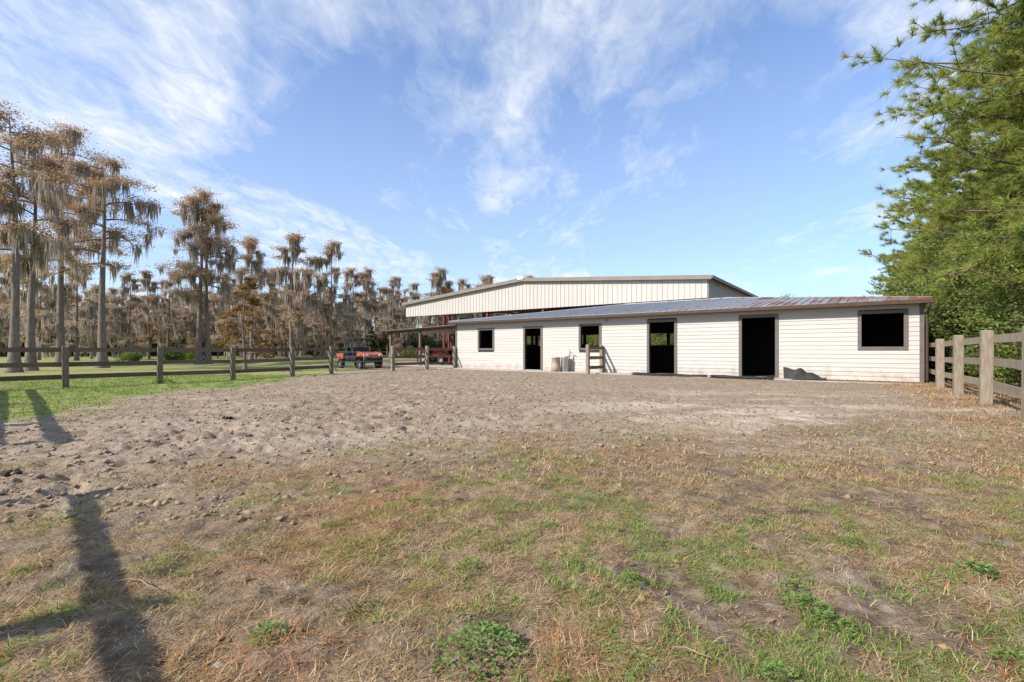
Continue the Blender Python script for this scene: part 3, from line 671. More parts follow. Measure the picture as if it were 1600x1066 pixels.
for s in (-1, 1):
    q = MB().lathe([(.0, .0), (.07, .0), (.085, -.03), (.085, -.08)], 12, Matrix.Translation((.50, s * .44, .90)) @ Matrix.Rotation(R(75), 4, 'Y')); q.build('headlight', MATS['white_lamp'], uv)
    f = prism([(.42, .72), (.36, .82), (0, .86), (-.36, .82), (-.44, .64), (-.38, .64), (-.30, .76), (0, .80), (.30, .76), (.36, .70)], s * .50, s * .76); f.build('fender', MATS['black_plastic'], uv)
    for (xa, xb) in ((-1.30, -.66), (-2.10, -1.36)):
        d = MB(); 
        d.tube([(xa, s * .66, .62), (xb, s * .66, .62), (xb, s * .66, 1.02), (xa, s * .66, 1.02), (xa, s * .66, .62)], .025, 6); d.box((xa + .02, s * .66 - .008, .60), (xb - .02, s * .66 + .008, .88)); d.build('door', MATS['black_plastic'], uv)
    for x0, z0, x1, z1 in ((-.55, 1.05, -.85, 1.93), (-1.36, .7, -1.40, 1.93), (-2.18, .7, -2.22, 1.93)):
        MB().tube([(x0, s * .62, z0), (x1, s * .58, z1)], .03, 8).build('cage_bar', MATS['black_plastic'], uv, True)
    MB().tube([(-.85, s * .58, 1.93), (-2.25, s * .58, 1.93)], .03, 8).build('cage_bar', MATS['black_plastic'], uv, True)
    prism([(-2.36, .66), (-3.30, .66), (-3.34, .98), (-2.36, .98)], s * .60, s * .68).build('bed_side', MATS['utv_orange'], uv, bevel=.015)
prism([(-2.30, 1.93), (-.74, 1.93), (-.66, 1.96), (-.74, 2.01), (-2.30, 2.01)], -.70, .70).build('canopy', MATS['black_plastic'], uv, bevel=.02)
prism([(-2.36, .66), (-2.42, .98), (-2.36, .98)], -.60, .60).build('bed_front', MATS['utv_orange'], uv); MB().box((-3.32, -.60, .64), (-2.36, .60, .67)).build('bed_floor', MATS['black_plastic'], uv); MB().box((-3.36, -.60, .66), (-3.31, .60, .98)).build('tailgate', MATS['utv_orange'], uv)
for x in (-1.20, -2.02):
    for s in (-1, 1):
        q = prism([(x, .72), (x + .48, .74), (x + .48, .86), (x + .08, .86), (x - .06, 1.42), (x - .17, 1.42)], s * .32 - .27, s * .32 + .27); q.build('seat', MATS['seat_vinyl'], uv, bevel=.03)
MB().tube([(-.60, .34, 1.06), (-.78, .34, 1.22)], .02, 6).lathe([(.17, 0), (.19, .015), (.17, .03), (.15, .015), (.17, 0)], 16, Matrix.Translation((-.78, .34, 1.22)) @ Matrix.Rotation(R(-50), 4, 'Y'), False).build('steering_wheel', MATS['black_plastic'], uv)
# tractor under the lean-to, facing +(-U)
tp = loc2w(29.6, 4.0)
tr = empty('tractor', (tp.x, tp.y, 0.0), math.atan2(-U.y, -U.x) + .12, 'compact red tractor parked under the lean-to behind the short fence', 'tractor')
for s in (-1, 1): wheel(tr, (0, s * .62, .60), .60, .34, 'wheel_grey', 18); wheel(tr, (1.75, s * .52, .36), .36, .24, 'wheel_grey', 12)
prism([(.62, .62), (2.12, .60), (2.20, .72), (2.16, 1.06), (1.9, 1.20), (.62, 1.30)], -.30, .30).build('hood', MATS['tractor_red'], tr, bevel=.05)
prism([(-.45, .50), (2.10, .46), (2.10, .60), (-.45, .66)], -.18, .18).build('chassis', MATS['black_plastic'], tr)
prism([(2.205, .68), (2.23, .70), (2.19, 1.02), (2.165, 1.04)], -.24, .24).build('grille', MATS['black_plastic'], tr)
for s in (-1, 1):
    prism([(-.66, .78), (-.62, 1.05), (-.3, 1.27), (.25, 1.27), (.52, 1.02), (.58, .74), (.50, .74), (.42, .98), (.2, 1.19), (-.27, 1.19), (-.54, 1.0), (-.58, .78)], s * .44, s * .80).build('fender', MATS['tractor_red'], tr)
    MB().tube([(-.42, s * .46, .8), (-.46, s * .46, 1.9), (-.46, s * .2, 1.98), (-.46, 0, 1.98)], .035, 8).build('roll_bar', MATS['black_plastic'], tr, True)
    MB().tube([(.75, s * .36, .95), (1.5, s * .42, 1.12), (2.5, s * .42, .55), (2.62, s * .42, .35)], .05, 6).build('loader_arm', MATS['tractor_red'], tr)
prism([(-.40, .86), (.05, .88), (.05, 1.0), (-.28, 1.0), (-.38, 1.40), (-.48, 1.40)], -.24, .24).build('seat', MATS['seat_vinyl'], tr, bevel=.03)
MB().tube([(.6, 0, 1.28), (.38, 0, 1.46)], .02, 6).lathe([(.18, 0), (.2, .015), (.18, .03), (.16, .015), (.18, 0)], 16, Matrix.Translation((.38, 0, 1.46)) @ Matrix.Rotation(R(-50), 4, 'Y'), False).build('steering_wheel', MATS['black_plastic'], tr)
prism([(2.60, .20), (3.10, .16), (3.12, .20), (2.72, .28), (2.66, .70), (2.58, .70)], -.75, .75).build('loader_bucket', MATS['tractor_red'], tr)
MB().tube([(1.0, .22, 1.2), (1.0, .22, 1.75)], .03, 8).build('exhaust', MATS['black_plastic'], tr)
q = MB(); q.add([(-.52, -.60, 1.42), (-.52, -.22, 1.42), (-.52, -.41, 1.80), (-.49, -.60, 1.42), (-.49, -.22, 1.42), (-.49, -.41, 1.80)], [(2, 1, 0), (3, 4, 5), (0, 1, 4, 3), (1, 2, 5, 4), (2, 0, 3, 5)]); q.build('warning_triangle', MATS['sign_orange'], tr)
# grey drum and small trailer in the lean-to
dp = loc2w(25.2, 2.9); o = MB().lathe([(.27, 0), (.29, .02), (.29, .29), (.30, .31), (.29, .33), (.29, .60), (.30, .62), (.29, .64), (.27, .88), (.25, .86)], 20).build('drum', MATS['pale_tub'], None, True); o.location = dp
tag(o, 'pale grey drum standing under the lean-to beside the tractor', 'drum')
tl = lempty('trailer', 'small dark utility trailer at the stable end of the lean-to', 'trailer', 24.3, 4.6)
for s in (-1, 1): wheel(tl, (0, s * .7, .3), .3, .2)
prism([(-.9, .42), (.9, .42), (.9, .90), (.85, .90), (.85, .47), (-.85, .47), (-.85, .90), (-.9, .90)], -.6, .6).build('box', MATS['black_plastic'], tl); MB().tube([(-.9, 0, .44), (-1.8, 0, .42)], .04, 6).build('drawbar', MATS['gate_metal'], tl)

# ------------------------------------------------------------------ trees
def tri_cloud(P, size, flat=0.0, r=None, aspect=0.5):
    """one small leaf quad (2 triangles as a folded diamond) at each point of P"""
    r = r or rng; n = len(P); P = np.asarray(P, float)
    d = r.normal(size=(n, 3)); d[:, 2] *= (1 - flat); d /= np.linalg.norm(d, axis=1)[:, None] + 1e-9
    e = r.normal(size=(n, 3)); e[:, 2] *= (1 - flat * .5); e -= d * (e * d).sum(1)[:, None]; e /= np.linalg.norm(e, axis=1)[:, None] + 1e-9
    s = size * r.uniform(0.6, 1.3, n)[:, None]
    v = np.stack([P - d * s, P + e * s * aspect, P + d * s, P - e * s * aspect], 1).reshape(-1, 3)
    f = np.arange(4 * n).reshape(n, 4); return v, f
def strips(P, length, width, r=None):
    """hanging moss: each strand a tapering strip of two quads"""
    r = r or rng; n = len(P); P = np.asarray(P, float); ln = length * r.uniform(.4, 1.3, n); a_ = r.uniform(0, math.pi, n)
    sx, sy = np.cos(a_) * width, np.sin(a_) * width; w_ = r.uniform(.6, 1.4, n)
    s = np.stack([sx * w_, sy * w_, np.zeros(n)], 1); sway = r.normal(scale=.08, size=(n, 3)) * ln[:, None]; sway[:, 2] = 0
    m1 = P + sway * .6; m1[:, 2] -= ln * .5; tp_ = P + sway; tp_[:, 2] -= ln
    v = np.stack([P - s * .6, P + s * .6, m1 + s, m1 - s, tp_ + s * .12, tp_ - s * .12], 1).reshape(-1, 3)
    b_ = np.arange(n)[:, None] * 6; f = np.concatenate([b_ + [0, 1, 2, 3], b_ + [3, 2, 4, 5]], 0); return v, f
def cypress_meshes(seed, h, r0, crown0, spread, nleaf, nmoss, leaf, mosslen, lean=0.03, mossw=0.07, conic=False):
    q = random.Random(seed); r = np.random.default_rng(seed)
    mb = MB(); pts = []; lx = q.uniform(-1, 1) * lean; ly = q.uniform(-1, 1) * lean; ph = q.uniform(0, 6)
    K = 12
    for i in range(K + 1):
        t = i / K; z = h * t
        pts.append(Vector((lx * z + .15 * math.sin(t * 5 + ph) * t, ly * z + .15 * math.cos(t * 4 + ph) * t, z)))
    pts[0].z = -.25
    rad = [r0 * (1.0 * max(.02, (1 - i / K)) ** .75 * .62 + .75 * math.exp(-(i / K) * h / .55)) for i in range(K + 1)]
    pts.insert(1, pts[0].lerp(pts[1], .25)); rad.insert(1, r0 * (.62 + .75 * math.exp(-.25 * h / K / .55)))
    pts.insert(2, pts[0].lerp(pts[2], .6)); rad.insert(2, r0 * (.62 + .75 * math.exp(-.6 * h / K / .55)))
    mb.tube(pts, rad, 10)
    def tpos(z):
        t = max(0, min(1, z / h)); return Vector((lx * z + .15 * math.sin(t * 5 + ph) * t, ly * z + .15 * math.cos(t * 4 + ph) * t, z))
    CL, MP = [], []
    nl = int(h * (1.45 if not conic else 4))
    for i in range(nl):
        t = (i + q.random()) / nl; z = h * (crown0 + (1 - crown0) * t ** .85)
        if conic: ln = spread * (1.05 - t) + .1
        else: ln = spread * (.45 + .65 * math.sin(math.pi * min(1, .25 + t * .8))) * q.uniform(.4, 1.2)
        a_ = q.uniform(0, 2 * math.pi); up = q.uniform(-.05, .5) if not conic else .25
        p0 = tpos(z); br = [p0]
        for k in range(1, 6):
            s = k / 5; br.append(p0 + Vector((math.cos(a_ + .3 * s), math.sin(a_ + .3 * s), 0)) * (ln * s) + Vector((0, 0, ln * (up * s - .4 * s * s))))
        rr = max(.015, r0 * .22 * (1 - t * .6))
        mb.tube(br, [rr * (1 - k / 6.5) for k in range(6)], 5, False)
        for k in range(2, 6):
            for _ in range(2):
                a2 = a_ + q.uniform(-1.4, 1.4); l2 = ln * q.uniform(.15, .42)
                e_ = br[k] + Vector((math.cos(a2), math.sin(a2), q.uniform(-.1, .4))) * l2
                mb.tube([br[k], e_], [rr * .35, .006], 3, False)
                CL.append((*e_, q.uniform(.5, 1.2))); MP += [br[k].lerp(e_, .5), e_]
            MP.append(br[k])
    for z_ in (h, h * .985, h * .965, h * .94): CL.append((*tpos(z_), 1.0))
    CL = np.array(CL); MP = np.array([tuple(p) for p in MP])
    ci = r.choice(len(CL), nleaf, p=CL[:, 3] / CL[:, 3].sum()); cs = (.10 if conic else .34) * CL[ci, 3][:, None] * (h / 14 if not conic else 1)
    P = CL[ci, :3] + r.normal(size=(nleaf, 3)) * cs * [1.1, 1.1, .42] + np.array([0, 0, .06])
    v, f = tri_cloud(P, leaf, .5, r); crown = np_mesh('crown', v, f)
    # moss hangs in beards from a choice of twigs
    if not nmoss: return mb.mesh('trunk', True), crown, None
    nb_ = max(8, nmoss // 34); anc = MP[r.integers(0, len(MP), nb_)]; idx_ = r.integers(0, nb_, nmoss); al = r.uniform(.25, 1.35, nb_)
    off = r.normal(size=(nmoss, 3)) * [.13, .13, .07]; Pm = anc[idx_] + off
    v, f = strips(Pm, mosslen * al[idx_] * np.clip(1.25 - 2.6 * np.hypot(off[:, 0], off[:, 1]), .25, 1.2), mossw, r); moss = np_mesh('moss', v, f)
    return mb.mesh('trunk', True), crown, moss
def make_tree(meshes, leafm, loc, rz, scale, label, group=None, name='cypress_tree', barkm='bark', mossm='moss'):
    root = empty(name, loc, rz, label, 'tree', group); root.scale = scale if isinstance(scale, tuple) else (scale,) * 3
    for nm, me, mt in zip(('trunk', 'crown', 'moss'), meshes, (barkm, leafm, mossm)):
        if me is None: continue
        link(nm, me, MATS[mt], root)
    return root
near = [
    (26.5, 22, 14.6, .36, .45, 3.0, 'broad mossy cypress with leaning bare lower trunk, outermost of the lawn trees', 11),
    (28.2, 48, 13.0, .34, .40, 2.4, 'cypress with pale flared leaning trunk between two larger lawn cypresses', 12),
    (35.0, 95, 17.8, .40, .38, 3.3, 'tallest shaggy cypress on the lawn with thick rusty crown', 13),
    (33.0, 160, 14.4, .40, .46, 3.0, 'cypress with long hanging moss limbs and straight pale trunk on the lawn', 14),
    (42.0, 311, 15.2, .38, .34, 2.6, 'dark moss draped cypress of the close pair standing apart on the lawn', 15),
    (42.4, 325, 14.4, .36, .40, 2.8, 'rusty topped cypress of the close pair standing apart on the lawn', 16),
    (50.0, 392, 13.0, .28, .40, 1.9, 'slim grey cypress just beyond the close pair on the lawn', 17)]
for (Y, px, h, r0, c0, spd, lab, sd_) in near:
    x = (px - 800) / F * Y
    ms = cypress_meshes(sd_, h, r0, c0, spd * .86, 13500, 2700, .066, 1.2, .035 if sd_ != 14 else .01, .030)
    make_tree(ms, 'cyp_rust', (x, Y, gz(x, Y)), 0, 1.0, lab, 'cypresses standing on the lawn')
yx = (383 - 800) / F * 27.0
ms = cypress_meshes(31, 5.3, .12, .14, 1.35, 7000, 0, .07, .3, .01, .02, True)
make_tree(ms, 'cyp_young', (yx, 27.0, gz(yx, 27.0)), 0, 1, 'small young cone shaped cypress with orange foliage behind the lawn fence')
protos = [cypress_meshes(40 + i, 13.5, .27, (.16, .28, .12, .35, .22)[i], (1.9, 2.5, 1.8, 2.2, 2.6)[i], 6500, 2300, .095, 1.5, .03, .045) for i in range(5)]
fl_ = [(455, 62, 16.2, 0), (515, 64, 15.6, 1), (492, 70, 13, 4), (548, 74, 14, 2), (570, 78, 14.6, 3), (612, 84, 14, 1), (640, 90, 13.6, 4), (685, 98, 18.0, 3), (724, 104, 16.8, 2), (752, 102, 17.2, 1), (705, 100, 15.5, 0), (772, 110, 15.5, 0), (740, 112, 15.5, 4), (822, 125, 20.5, 4), (835, 128, 20, 0),
       (425, 66, 12.5, 3), (356, 60, 11, 2), (262, 66, 12.4, 1), (232, 62, 11.5, 0), (120, 55, 12.0, 4), (60, 58, 12.5, 2), (15, 52, 12, 3), (200, 58, 10.8, 2), (-40, 40, 13.5, 1), (-90, 34, 14, 3)]
q = random.Random(5); spots = [((px - 800) / F * Y, Y, H, k) for px, Y, H, k in fl_]
tries = 0
while len(spots) < 225 and tries < 4000:
    tries += 1; Y = q.uniform(66, 124); px = q.uniform(-120, 800); x = (px - 800) / F * Y
    if px > 560 and Y < 80 + (px - 560) * .1: continue
    u_, v_ = (x - R0.x) * U.x + (Y - R0.y) * U.y, (x - R0.x) * V.x + (Y - R0.y) * V.y
    if AU0 - 3 < u_ < AU1 + 3 and v_ < AV + ALEN + 4: continue
    if min((x - a_[0]) ** 2 + (Y - a_[1]) ** 2 for a_ in spots) < 2.3 ** 2: continue
    spots.append((x, Y, (Y * .098 + 3.2) * q.uniform(.72, 1.1), q.randrange(5)))
GL = {0: 'grey feathery cypress standing out at the front of the grove, behind the fence gate end', 1: 'tall tiered cypress rising over the grove behind the parked utility vehicle', 7: 'highest cypress crown showing above the low end of the arena roof', 8: 'rounded cypress crown above the arena roof, beside the highest one',
      9: 'rounded cypress crown above the arena roof, close to its ridge cap', 13: 'bare mossy treetop peeking over the arena ridge', 14: 'thin treetop beside the mossy one over the arena ridge'}
for si, (x, Y, H, k) in enumerate(spots):
    s = H / 13.5; wd_ = s * q.uniform(.85, 1.15)
    make_tree(protos[k], ('cyp_rust', 'cyp_grey')[q.random() < .5], (x, Y, gz(x, Y) - .05), q.uniform(0, 6.28), (wd_, wd_, s),
              GL.get(si, 'moss hung cypress in the dense grove beyond the lawn'), 'cypress trees of the grove beyond the lawn')
# foliage of one crown mesh takes the material of its first user; a second look comes from alternating prototypes
for i, ms in enumerate(protos): ms[1].materials.clear(); ms[1].materials.append(MATS['cyp_rust' if i in (0, 3) else 'cyp_grey'])

# bushes
def bush_mesh(seed, rx, rz_, n, leaf, lobes=9):
    r = np.random.default_rng(seed); c_ = r.normal(size=(lobes, 3)) * [rx * .45, rx * .45, rz_ * .22]; c_[:, 2] += rz_ * .5
    k = r.integers(0, lobes, n); d = r.normal(size=(n, 3)); d /= np.linalg.norm(d, axis=1)[:, None]
    P = c_[k] + d * (r.uniform(.35, 1, n) ** .5)[:, None] * np.array([rx * .48, rx * .48, rz_ * .42]) * r.uniform(.7, 1.2, lobes)[k][:, None]
    P = P[P[:, 2] > .02]
    return tri_cloud(P, leaf, 0, r, .55)
def stems(seed, rx, h, n=7):
    q_ = random.Random(seed); mb = MB()
    for i in range(n):
        a_ = q_.uniform(0, 6.28); e_ = Vector((math.cos(a_) * rx * .6, math.sin(a_) * rx * .6, h * q_.uniform(.6, .95)))
        mb.tube([(0, 0, -.1), tuple(e_ * .5 + Vector((0, 0, .1 * h))), tuple(e_)], [.05 * h / 2, .03 * h / 2, .008], 5, False)
    return mb.mesh('stem')
bp = [(np_mesh('foliage', *bush_mesh(70 + i, 1.3, 1.5, 3600, .085)), stems(70 + i, 1.3, 1.5)) for i in range(3)]
def bush(k, loc, s, mat, label, group=None, rz=0, cat='bush', name='bush'):
    root = empty(name, loc, rz, label, cat, group); root.scale = s if isinstance(s, tuple) else (s,) * 3
    link('stem', bp[k][1], MATS['bark'], root)
    me = bp[k][0]; o = link('foliage', me, None, root)
    if not me.materials: me.materials.append(MATS[mat])
    o.material_slots[0].link = 'OBJECT'; o.material_slots[0].material = MATS[mat]
    return root
q = random.Random(9)
for px, Y, s, mt in ((268, 47, .95, 'oak_green'), (292, 50, .9, 'oak_green'), (205, 48, .7, 'oak_green'), (640, 66, .9, 'oak_green')):
    x = (px - 800) / F * Y; bush(q.randrange(3), (x, Y, gz(x, Y)), s, mt, 'light green rounded bush at the foot of the cypress grove', 'light bushes by the grove', q.uniform(0, 6))
for i in range(70):
    px = -100 + i * 12.6 + q.uniform(-6, 6); Y = q.uniform(86, 128); x = (px - 800) / F * Y
    u_, v_ = (x - R0.x) * U.x + (Y - R0.y) * U.y, (x - R0.x) * V.x + (Y - R0.y) * V.y
    if AU0 - 2 < u_ < AU1 + 2 and v_ < AV + ALEN + 3: continue
    bush(q.randrange(3), (x, Y, gz(x, Y)), (q.uniform(1.8, 3.2),) * 2 + (q.uniform(1.8, 3.8),), 'dark_green', 'dark green understorey bush deep in the cypress grove', 'understorey bushes of the grove', q.uniform(0, 6))

# pines
def pine_meshes(seed, h, r0, crown0, spread, ntuft, nl, nw, per):
    q = random.Random(seed); r = np.random.default_rng(seed); mb = MB(); lx, ly = q.uniform(-.02, .02), q.uniform(-.02, .02)
    mb.tube([(lx * h * t, ly * h * t, h * t - (.2 if t == 0 else 0)) for t in (0, .2, .4, .6, .8, 1)], [r0, r0 * .85, r0 * .7, r0 * .5, r0 * .3, .03], 10)
    T, D = [], []
    nb = int(h * 4.2)
    for i in range(nb):
        t = (i + q.random()) / nb; z = h * (crown0 + (1 - crown0) * t); ln = spread * (.55 + .5 * math.sin(math.pi * min(1, t * .9 + .2))) * q.uniform(.5, 1.1) * min(1, (1.06 - t) * 4); a_ = q.uniform(0, 6.283)
        p0 = Vector((lx * z, ly * z, z)); br = [p0]
        for k in range(1, 6):
            s = k / 5; br.append(p0 + Vector((math.cos(a_ + .2 * s), math.sin(a_ + .2 * s), 0)) * ln * s + Vector((0, 0, ln * (-.10 * s + .22 * s * s))))
        rr = r0 * .28 * (1 - .6 * t); mb.tube(br, [rr * (1 - k / 6) for k in range(6)], 5, False)
        for k in range(1, 6):
            for _ in range(6):
                a2 = a_ + q.uniform(-1.5, 1.5); l2 = ln * q.uniform(.10, .30); d = Vector((math.cos(a2), math.sin(a2), q.uniform(-.25, .7))).normalized()
                e_ = br[k].lerp(br[k - 1], q.random()) + d * l2; mb.tube([br[k], e_], [.014, .006], 3, False)
                for s in (.6, 1.0): T.append(tuple(br[k].lerp(e_, s))); D.append(tuple((d + Vector((0, 0, .35))).normalized()))
    T = np.array(T); D = np.array(D); k = r.permutation(len(T))[:ntuft] if len(T) > ntuft else np.arange(len(T)); T, D = T[k], D[k]; n = len(T)
    P = np.repeat(T, per, 0); B = np.repeat(D, per, 0); m_ = len(P)
    d = B * .8 + r.normal(size=(m_, 3)) * .5; d /= np.linalg.norm(d, axis=1)[:, None]
    side = np.cross(d, r.normal(size=(m_, 3))); side /= np.linalg.norm(side, axis=1)[:, None] + 1e-9
    ln = nl * r.uniform(.7, 1.15, m_)[:, None]; P = P - B * r.uniform(0, .14, m_)[:, None]
    tip = P + d * ln; tip[:, 2] -= .03
    v = np.stack([P - side * nw / 2, P + side * nw / 2, tip], 1).reshape(-1, 3); f = np.arange(3 * m_).reshape(m_, 3)
    # needles of one tuft share an island colour through a common tiny face at the base: keep it simple, one island per needle
    return mb.mesh('trunk', True), np_mesh('crown', v, f), None
pm = [pine_meshes(80, 18.5, .28, .14, 4.7, 4000, .31, .019, 48), pine_meshes(81, 15.0, .24, .10, 4.4, 3800, .32, .028, 26), pine_meshes(82, 14.0, .22, .12, 4.0, 3200, .34, .040, 20)]
pl = [(16.5, 11.8, 0, 1.0, 0.4, 'nearest tall green pine overhanging the pale sunlit fence'), (19.3, 16.9, 0, .98, 2.2, 'second tall green pine behind the pale fence, beside the overhanging one'),
      (23.2, 21.6, 1, .98, 1.0, None), (26.6, 27.7, 1, .95, 3.0, None), (31.0, 34.5, 1, .95, 4.1, None), (38.5, 42, 2, 1.0, 5.2, None), (44, 50, 2, 1.0, .3, None), (51, 61, 2, 1.0, 2.7, None), (60, 74, 2, 1.0, 1.7, None),
      (27.5, 22.0, 1, 1.1, 2.0, None), (34, 29, 2, 1.1, 1.3, None), (43, 38, 2, 1.1, .6, None), (24, 15, 1, 1.05, 4.4, None), (17.6, 14.2, 0, 1.04, 4.0, None), (28.5, 24.5, 1, 1.0, 3.3, None), (21.0, 12.5, 1, 1.2, 5.0, None)]
for x, y, k, s, rz_, lab in pl:
    make_tree(pm[k], 'pine_green', (x, y, gz(x, y)), rz_, s, lab or 'tall green pine in the row receding behind the pale fence', 'pines in the row behind the pale fence' if not lab else None, 'pine_tree', 'pine_bark')
# broadleaf understorey behind the pale fence
def oak_meshes(seed, h, spread, n, leaf):
    q = random.Random(seed); r = np.random.default_rng(seed); mb = MB(); tips = []
    for s_ in range(4):
        a_ = q.uniform(0, 6.28); top = Vector((math.cos(a_) * spread * .3, math.sin(a_) * spread * .3, h * q.uniform(.7, .95)))
        b0 = Vector((math.cos(a_) * .15, math.sin(a_) * .15, -.1)); mb.tube([b0, b0.lerp(top, .5) + Vector((0, 0, .1)), top], [.10, .06, .015], 6, False)
        for i in range(16):
            t = .08 + .92 * i / 16; p0 = b0.lerp(top, t); a2 = q.uniform(0, 6.28); ln = spread * q.uniform(.35, .8)
            e_ = p0 + Vector((math.cos(a2), math.sin(a2), q.uniform(-.1, .4))) * ln; mb.tube([p0, e_], [.03, .006], 4, False)
            tips += [p0.lerp(e_, f_) for f_ in (.35, .55, .75, .9, 1.0)]
    T = np.array([tuple(p) for p in tips]); P = T[r.integers(0, len(T), n)] + r.normal(size=(n, 3)) * [.27, .27, .2]; P = P[P[:, 2] > .05]
    v, f = tri_cloud(P, leaf, .3, r, .5); return mb.mesh('trunk', True), np_mesh('crown', v, f), None
om = [oak_meshes(90, 5.2, 2.4, 17000, .055), oak_meshes(91, 4.4, 2.2, 12000, .075)]
q = random.Random(3)
ol = [(14.9, 13.4, 0, .95), (17.2, 14.8, 0, 1.25), (19.5, 18.2, 0, 1.3), (21.0, 20.8, 1, 1.2), (19.8, 22.6, 1, .95), (24, 25, 1, 1.3), (23.2, 28.0, 1, 1.0), (28.5, 31, 1, 1.4), (31, 38, 1, 1.3), (38, 46, 1, 1.5), (16.8, 11.0, 0, .9), (21.0, 15.0, 1, 1.3), (26, 19.5, 1, 1.4), (31, 25, 1, 1.5), (46, 58, 1, 1.7), (36, 33, 1, 1.6)]
for x, y, k, s in ol:
    make_tree(om[k], 'oak_green', (x, y, gz(x, y)), q.uniform(0, 6), s, 'leafy green understorey tree among the pines behind the pale fence', 'understorey trees behind the pale fence', 'understorey_tree', 'bark')
for i in range(26):
    t = i / 25; x, y = 15.6 + 26 * t + q.uniform(.3, 3), 11.5 + 33 * t + q.uniform(-2, 1.5)
    if (x - R0.x) * -U.x + (y - R0.y) * -U.y < 2.2: x += 2.5
    bush(q.randrange(3), (x, y, gz(x, y)), q.uniform(.7, 1.2), 'dark_green' if q.random() < .6 else 'oak_green', 'low dark bush under the pines behind the pale fence', 'low bushes behind the pale fence', q.uniform(0, 6))
# far trees behind the stable and to the right of the arena
for i in range(22):
    Y = q.uniform(95, 135); px = 1195 + i * 10 + q.uniform(-4, 4); x = (px - 800) / F * Y
    make_tree(om[1], 'oak_green', (x, Y, 0), q.uniform(0, 6), (2.6, 2.6, q.uniform(2.2, 2.9)), 'distant broadleaf tree on the skyline beyond the stable roof', 'distant trees beyond the stable', 'distant_tree', 'bark')

for i in range(40):
    Y = q.uniform(150, 190); px = 700 + i * 12.5 + q.uniform(-5, 5); x = (px - 800) / F * Y
    make_tree(om[1], 'oak_green', (x, Y, 0), q.uniform(0, 6), (2.8, 2.8, q.uniform(2.0, 2.6)), 'distant broadleaf tree seen through the open arena and stable', 'distant trees beyond the arena', 'distant_tree', 'bark')
# ------------------------------------------------------------------ grass, straw, needles, litter
def blades(n, xr, yr, prob, ln, tilt, wd, bend, seed, name, mat, label, cat, clump=0.0, rise=0.0):
    r = np.random.default_rng(seed)
    y = r.uniform(*yr, n); half = xr(y); x = r.uniform(-1, 1, n) * half[1] + half[0]
    if clump:
        nc = max(1, n // 14); ci = r.integers(0, nc, n); x = x[ci] + r.normal(size=n) * clump; y = y[ci] + r.normal(size=n) * clump
    keep = r.random(n) < prob(x, y); x, y = x[keep], y[keep]; n = len(x)
    z = ground_z(x, y) - .004 + rise * r.random(n)
    l_ = r.uniform(*ln, n); tl_ = r.uniform(*tilt, n); az_ = r.uniform(0, 2 * math.pi, n); bd = r.uniform(*bend, n); w_ = r.uniform(*wd, n)
    def dirv(t, a_): return np.stack([np.sin(t) * np.cos(a_), np.sin(t) * np.sin(a_), np.cos(t)], 1)
    p0 = np.stack([x, y, z], 1); md = p0 + dirv(tl_, az_) * (l_ * .55)[:, None]
    tp_ = md + dirv(np.minimum(tl_ + bd, 1.75), az_ + r.normal(size=n) * .4) * (l_ * .45)[:, None]
    s = np.stack([-np.sin(az_), np.cos(az_), np.zeros(n)], 1) * (w_ / 2)[:, None]
    v = np.stack([p0 - s, p0 + s, md + s * .8, md - s * .8, tp_], 1).reshape(-1, 3); b_ = np.arange(n)[:, None] * 5
    f = np.concatenate([b_ + [0, 1, 2], b_ + [0, 2, 3], b_ + [3, 2, 4]], 0)
    o = link(name, np_mesh(name, v, f, MATS[mat])); tag(o, label, cat, None, 'stuff'); return o
wedge = lambda y: (np.zeros_like(y), y * 1.10 + 1.3)
mk_ = lambda i: (lambda x, y: masks(x, y)[i])
def pgreen(x, y): m_ = masks(x, y); return m_[0] * (1 - .75 * m_[5])
def pdry(x, y): m_ = masks(x, y); return np.clip(m_[1] * .9 + m_[6] * .12, 0, 1)
blades(170000, wedge, (1.0, 4.2), pdry, (.03, .10), (.95, 1.55), (.0016, .004), (.0, .6), 1, 'dry_grass', 'grass_dry', 'matted dry tan grass over the near part of the paddock', 'grass', .05)
blades(110000, wedge, (4.0, 8.0), pdry, (.03, .10), (.7, 1.45), (.003, .007), (.0, .6), 2, 'dry_grass', 'grass_dry', 'thin dry tan grass in the middle of the paddock', 'grass', .06)
blades(150000, wedge, (1.0, 5.5), lambda x, y: .25 + .75 * masks(x, y)[6] * sstep(.3, .55, fbm(x * 5, y * 5, 15, 3)), (.008, .045), (1.2, 1.62), (.0016, .0045), (-.3, .3), 31, 'thatch', 'grass_dry', 'matted straw thatch lying flat on the near soil', 'straw', .03, .006)
blades(210000, wedge, (1.0, 4.2), pgreen, (.02, .065), (.4, 1.45), (.0022, .005), (.1, .9), 3, 'green_grass', 'grass_green', 'patchy short green grass over the near part of the paddock', 'grass', .04)
blades(120000, wedge, (4.0, 8.5), pgreen, (.02, .06), (.4, 1.35), (.004, .008), (.1, .9), 4, 'green_grass', 'grass_green', 'patchy short green grass in the middle of the paddock', 'grass', .06)
blades(120000, lambda y: (np.full_like(y, -12.5), np.full_like(y, 9.0)), (4.5, 24), lambda x, y: masks(x, y)[5], (.03, .09), (.2, 1.1), (.008, .018), (.1, .8), 5, 'lawn_grass', 'grass_green', 'short green lawn grass along the long brown fence', 'grass', .10)
blades(60000, wedge, (1.0, 8.0), lambda x, y: np.clip(masks(x, y)[2] * .8 + .06 * masks(x, y)[6], 0, 1), (.10, .24), (1.35, 1.56), (.0014, .0032), (0, .12), 6, 'pine_needles', 'needle_litter', 'fallen reddish pine needles strewn over the paddock', 'needles', .08, .015)
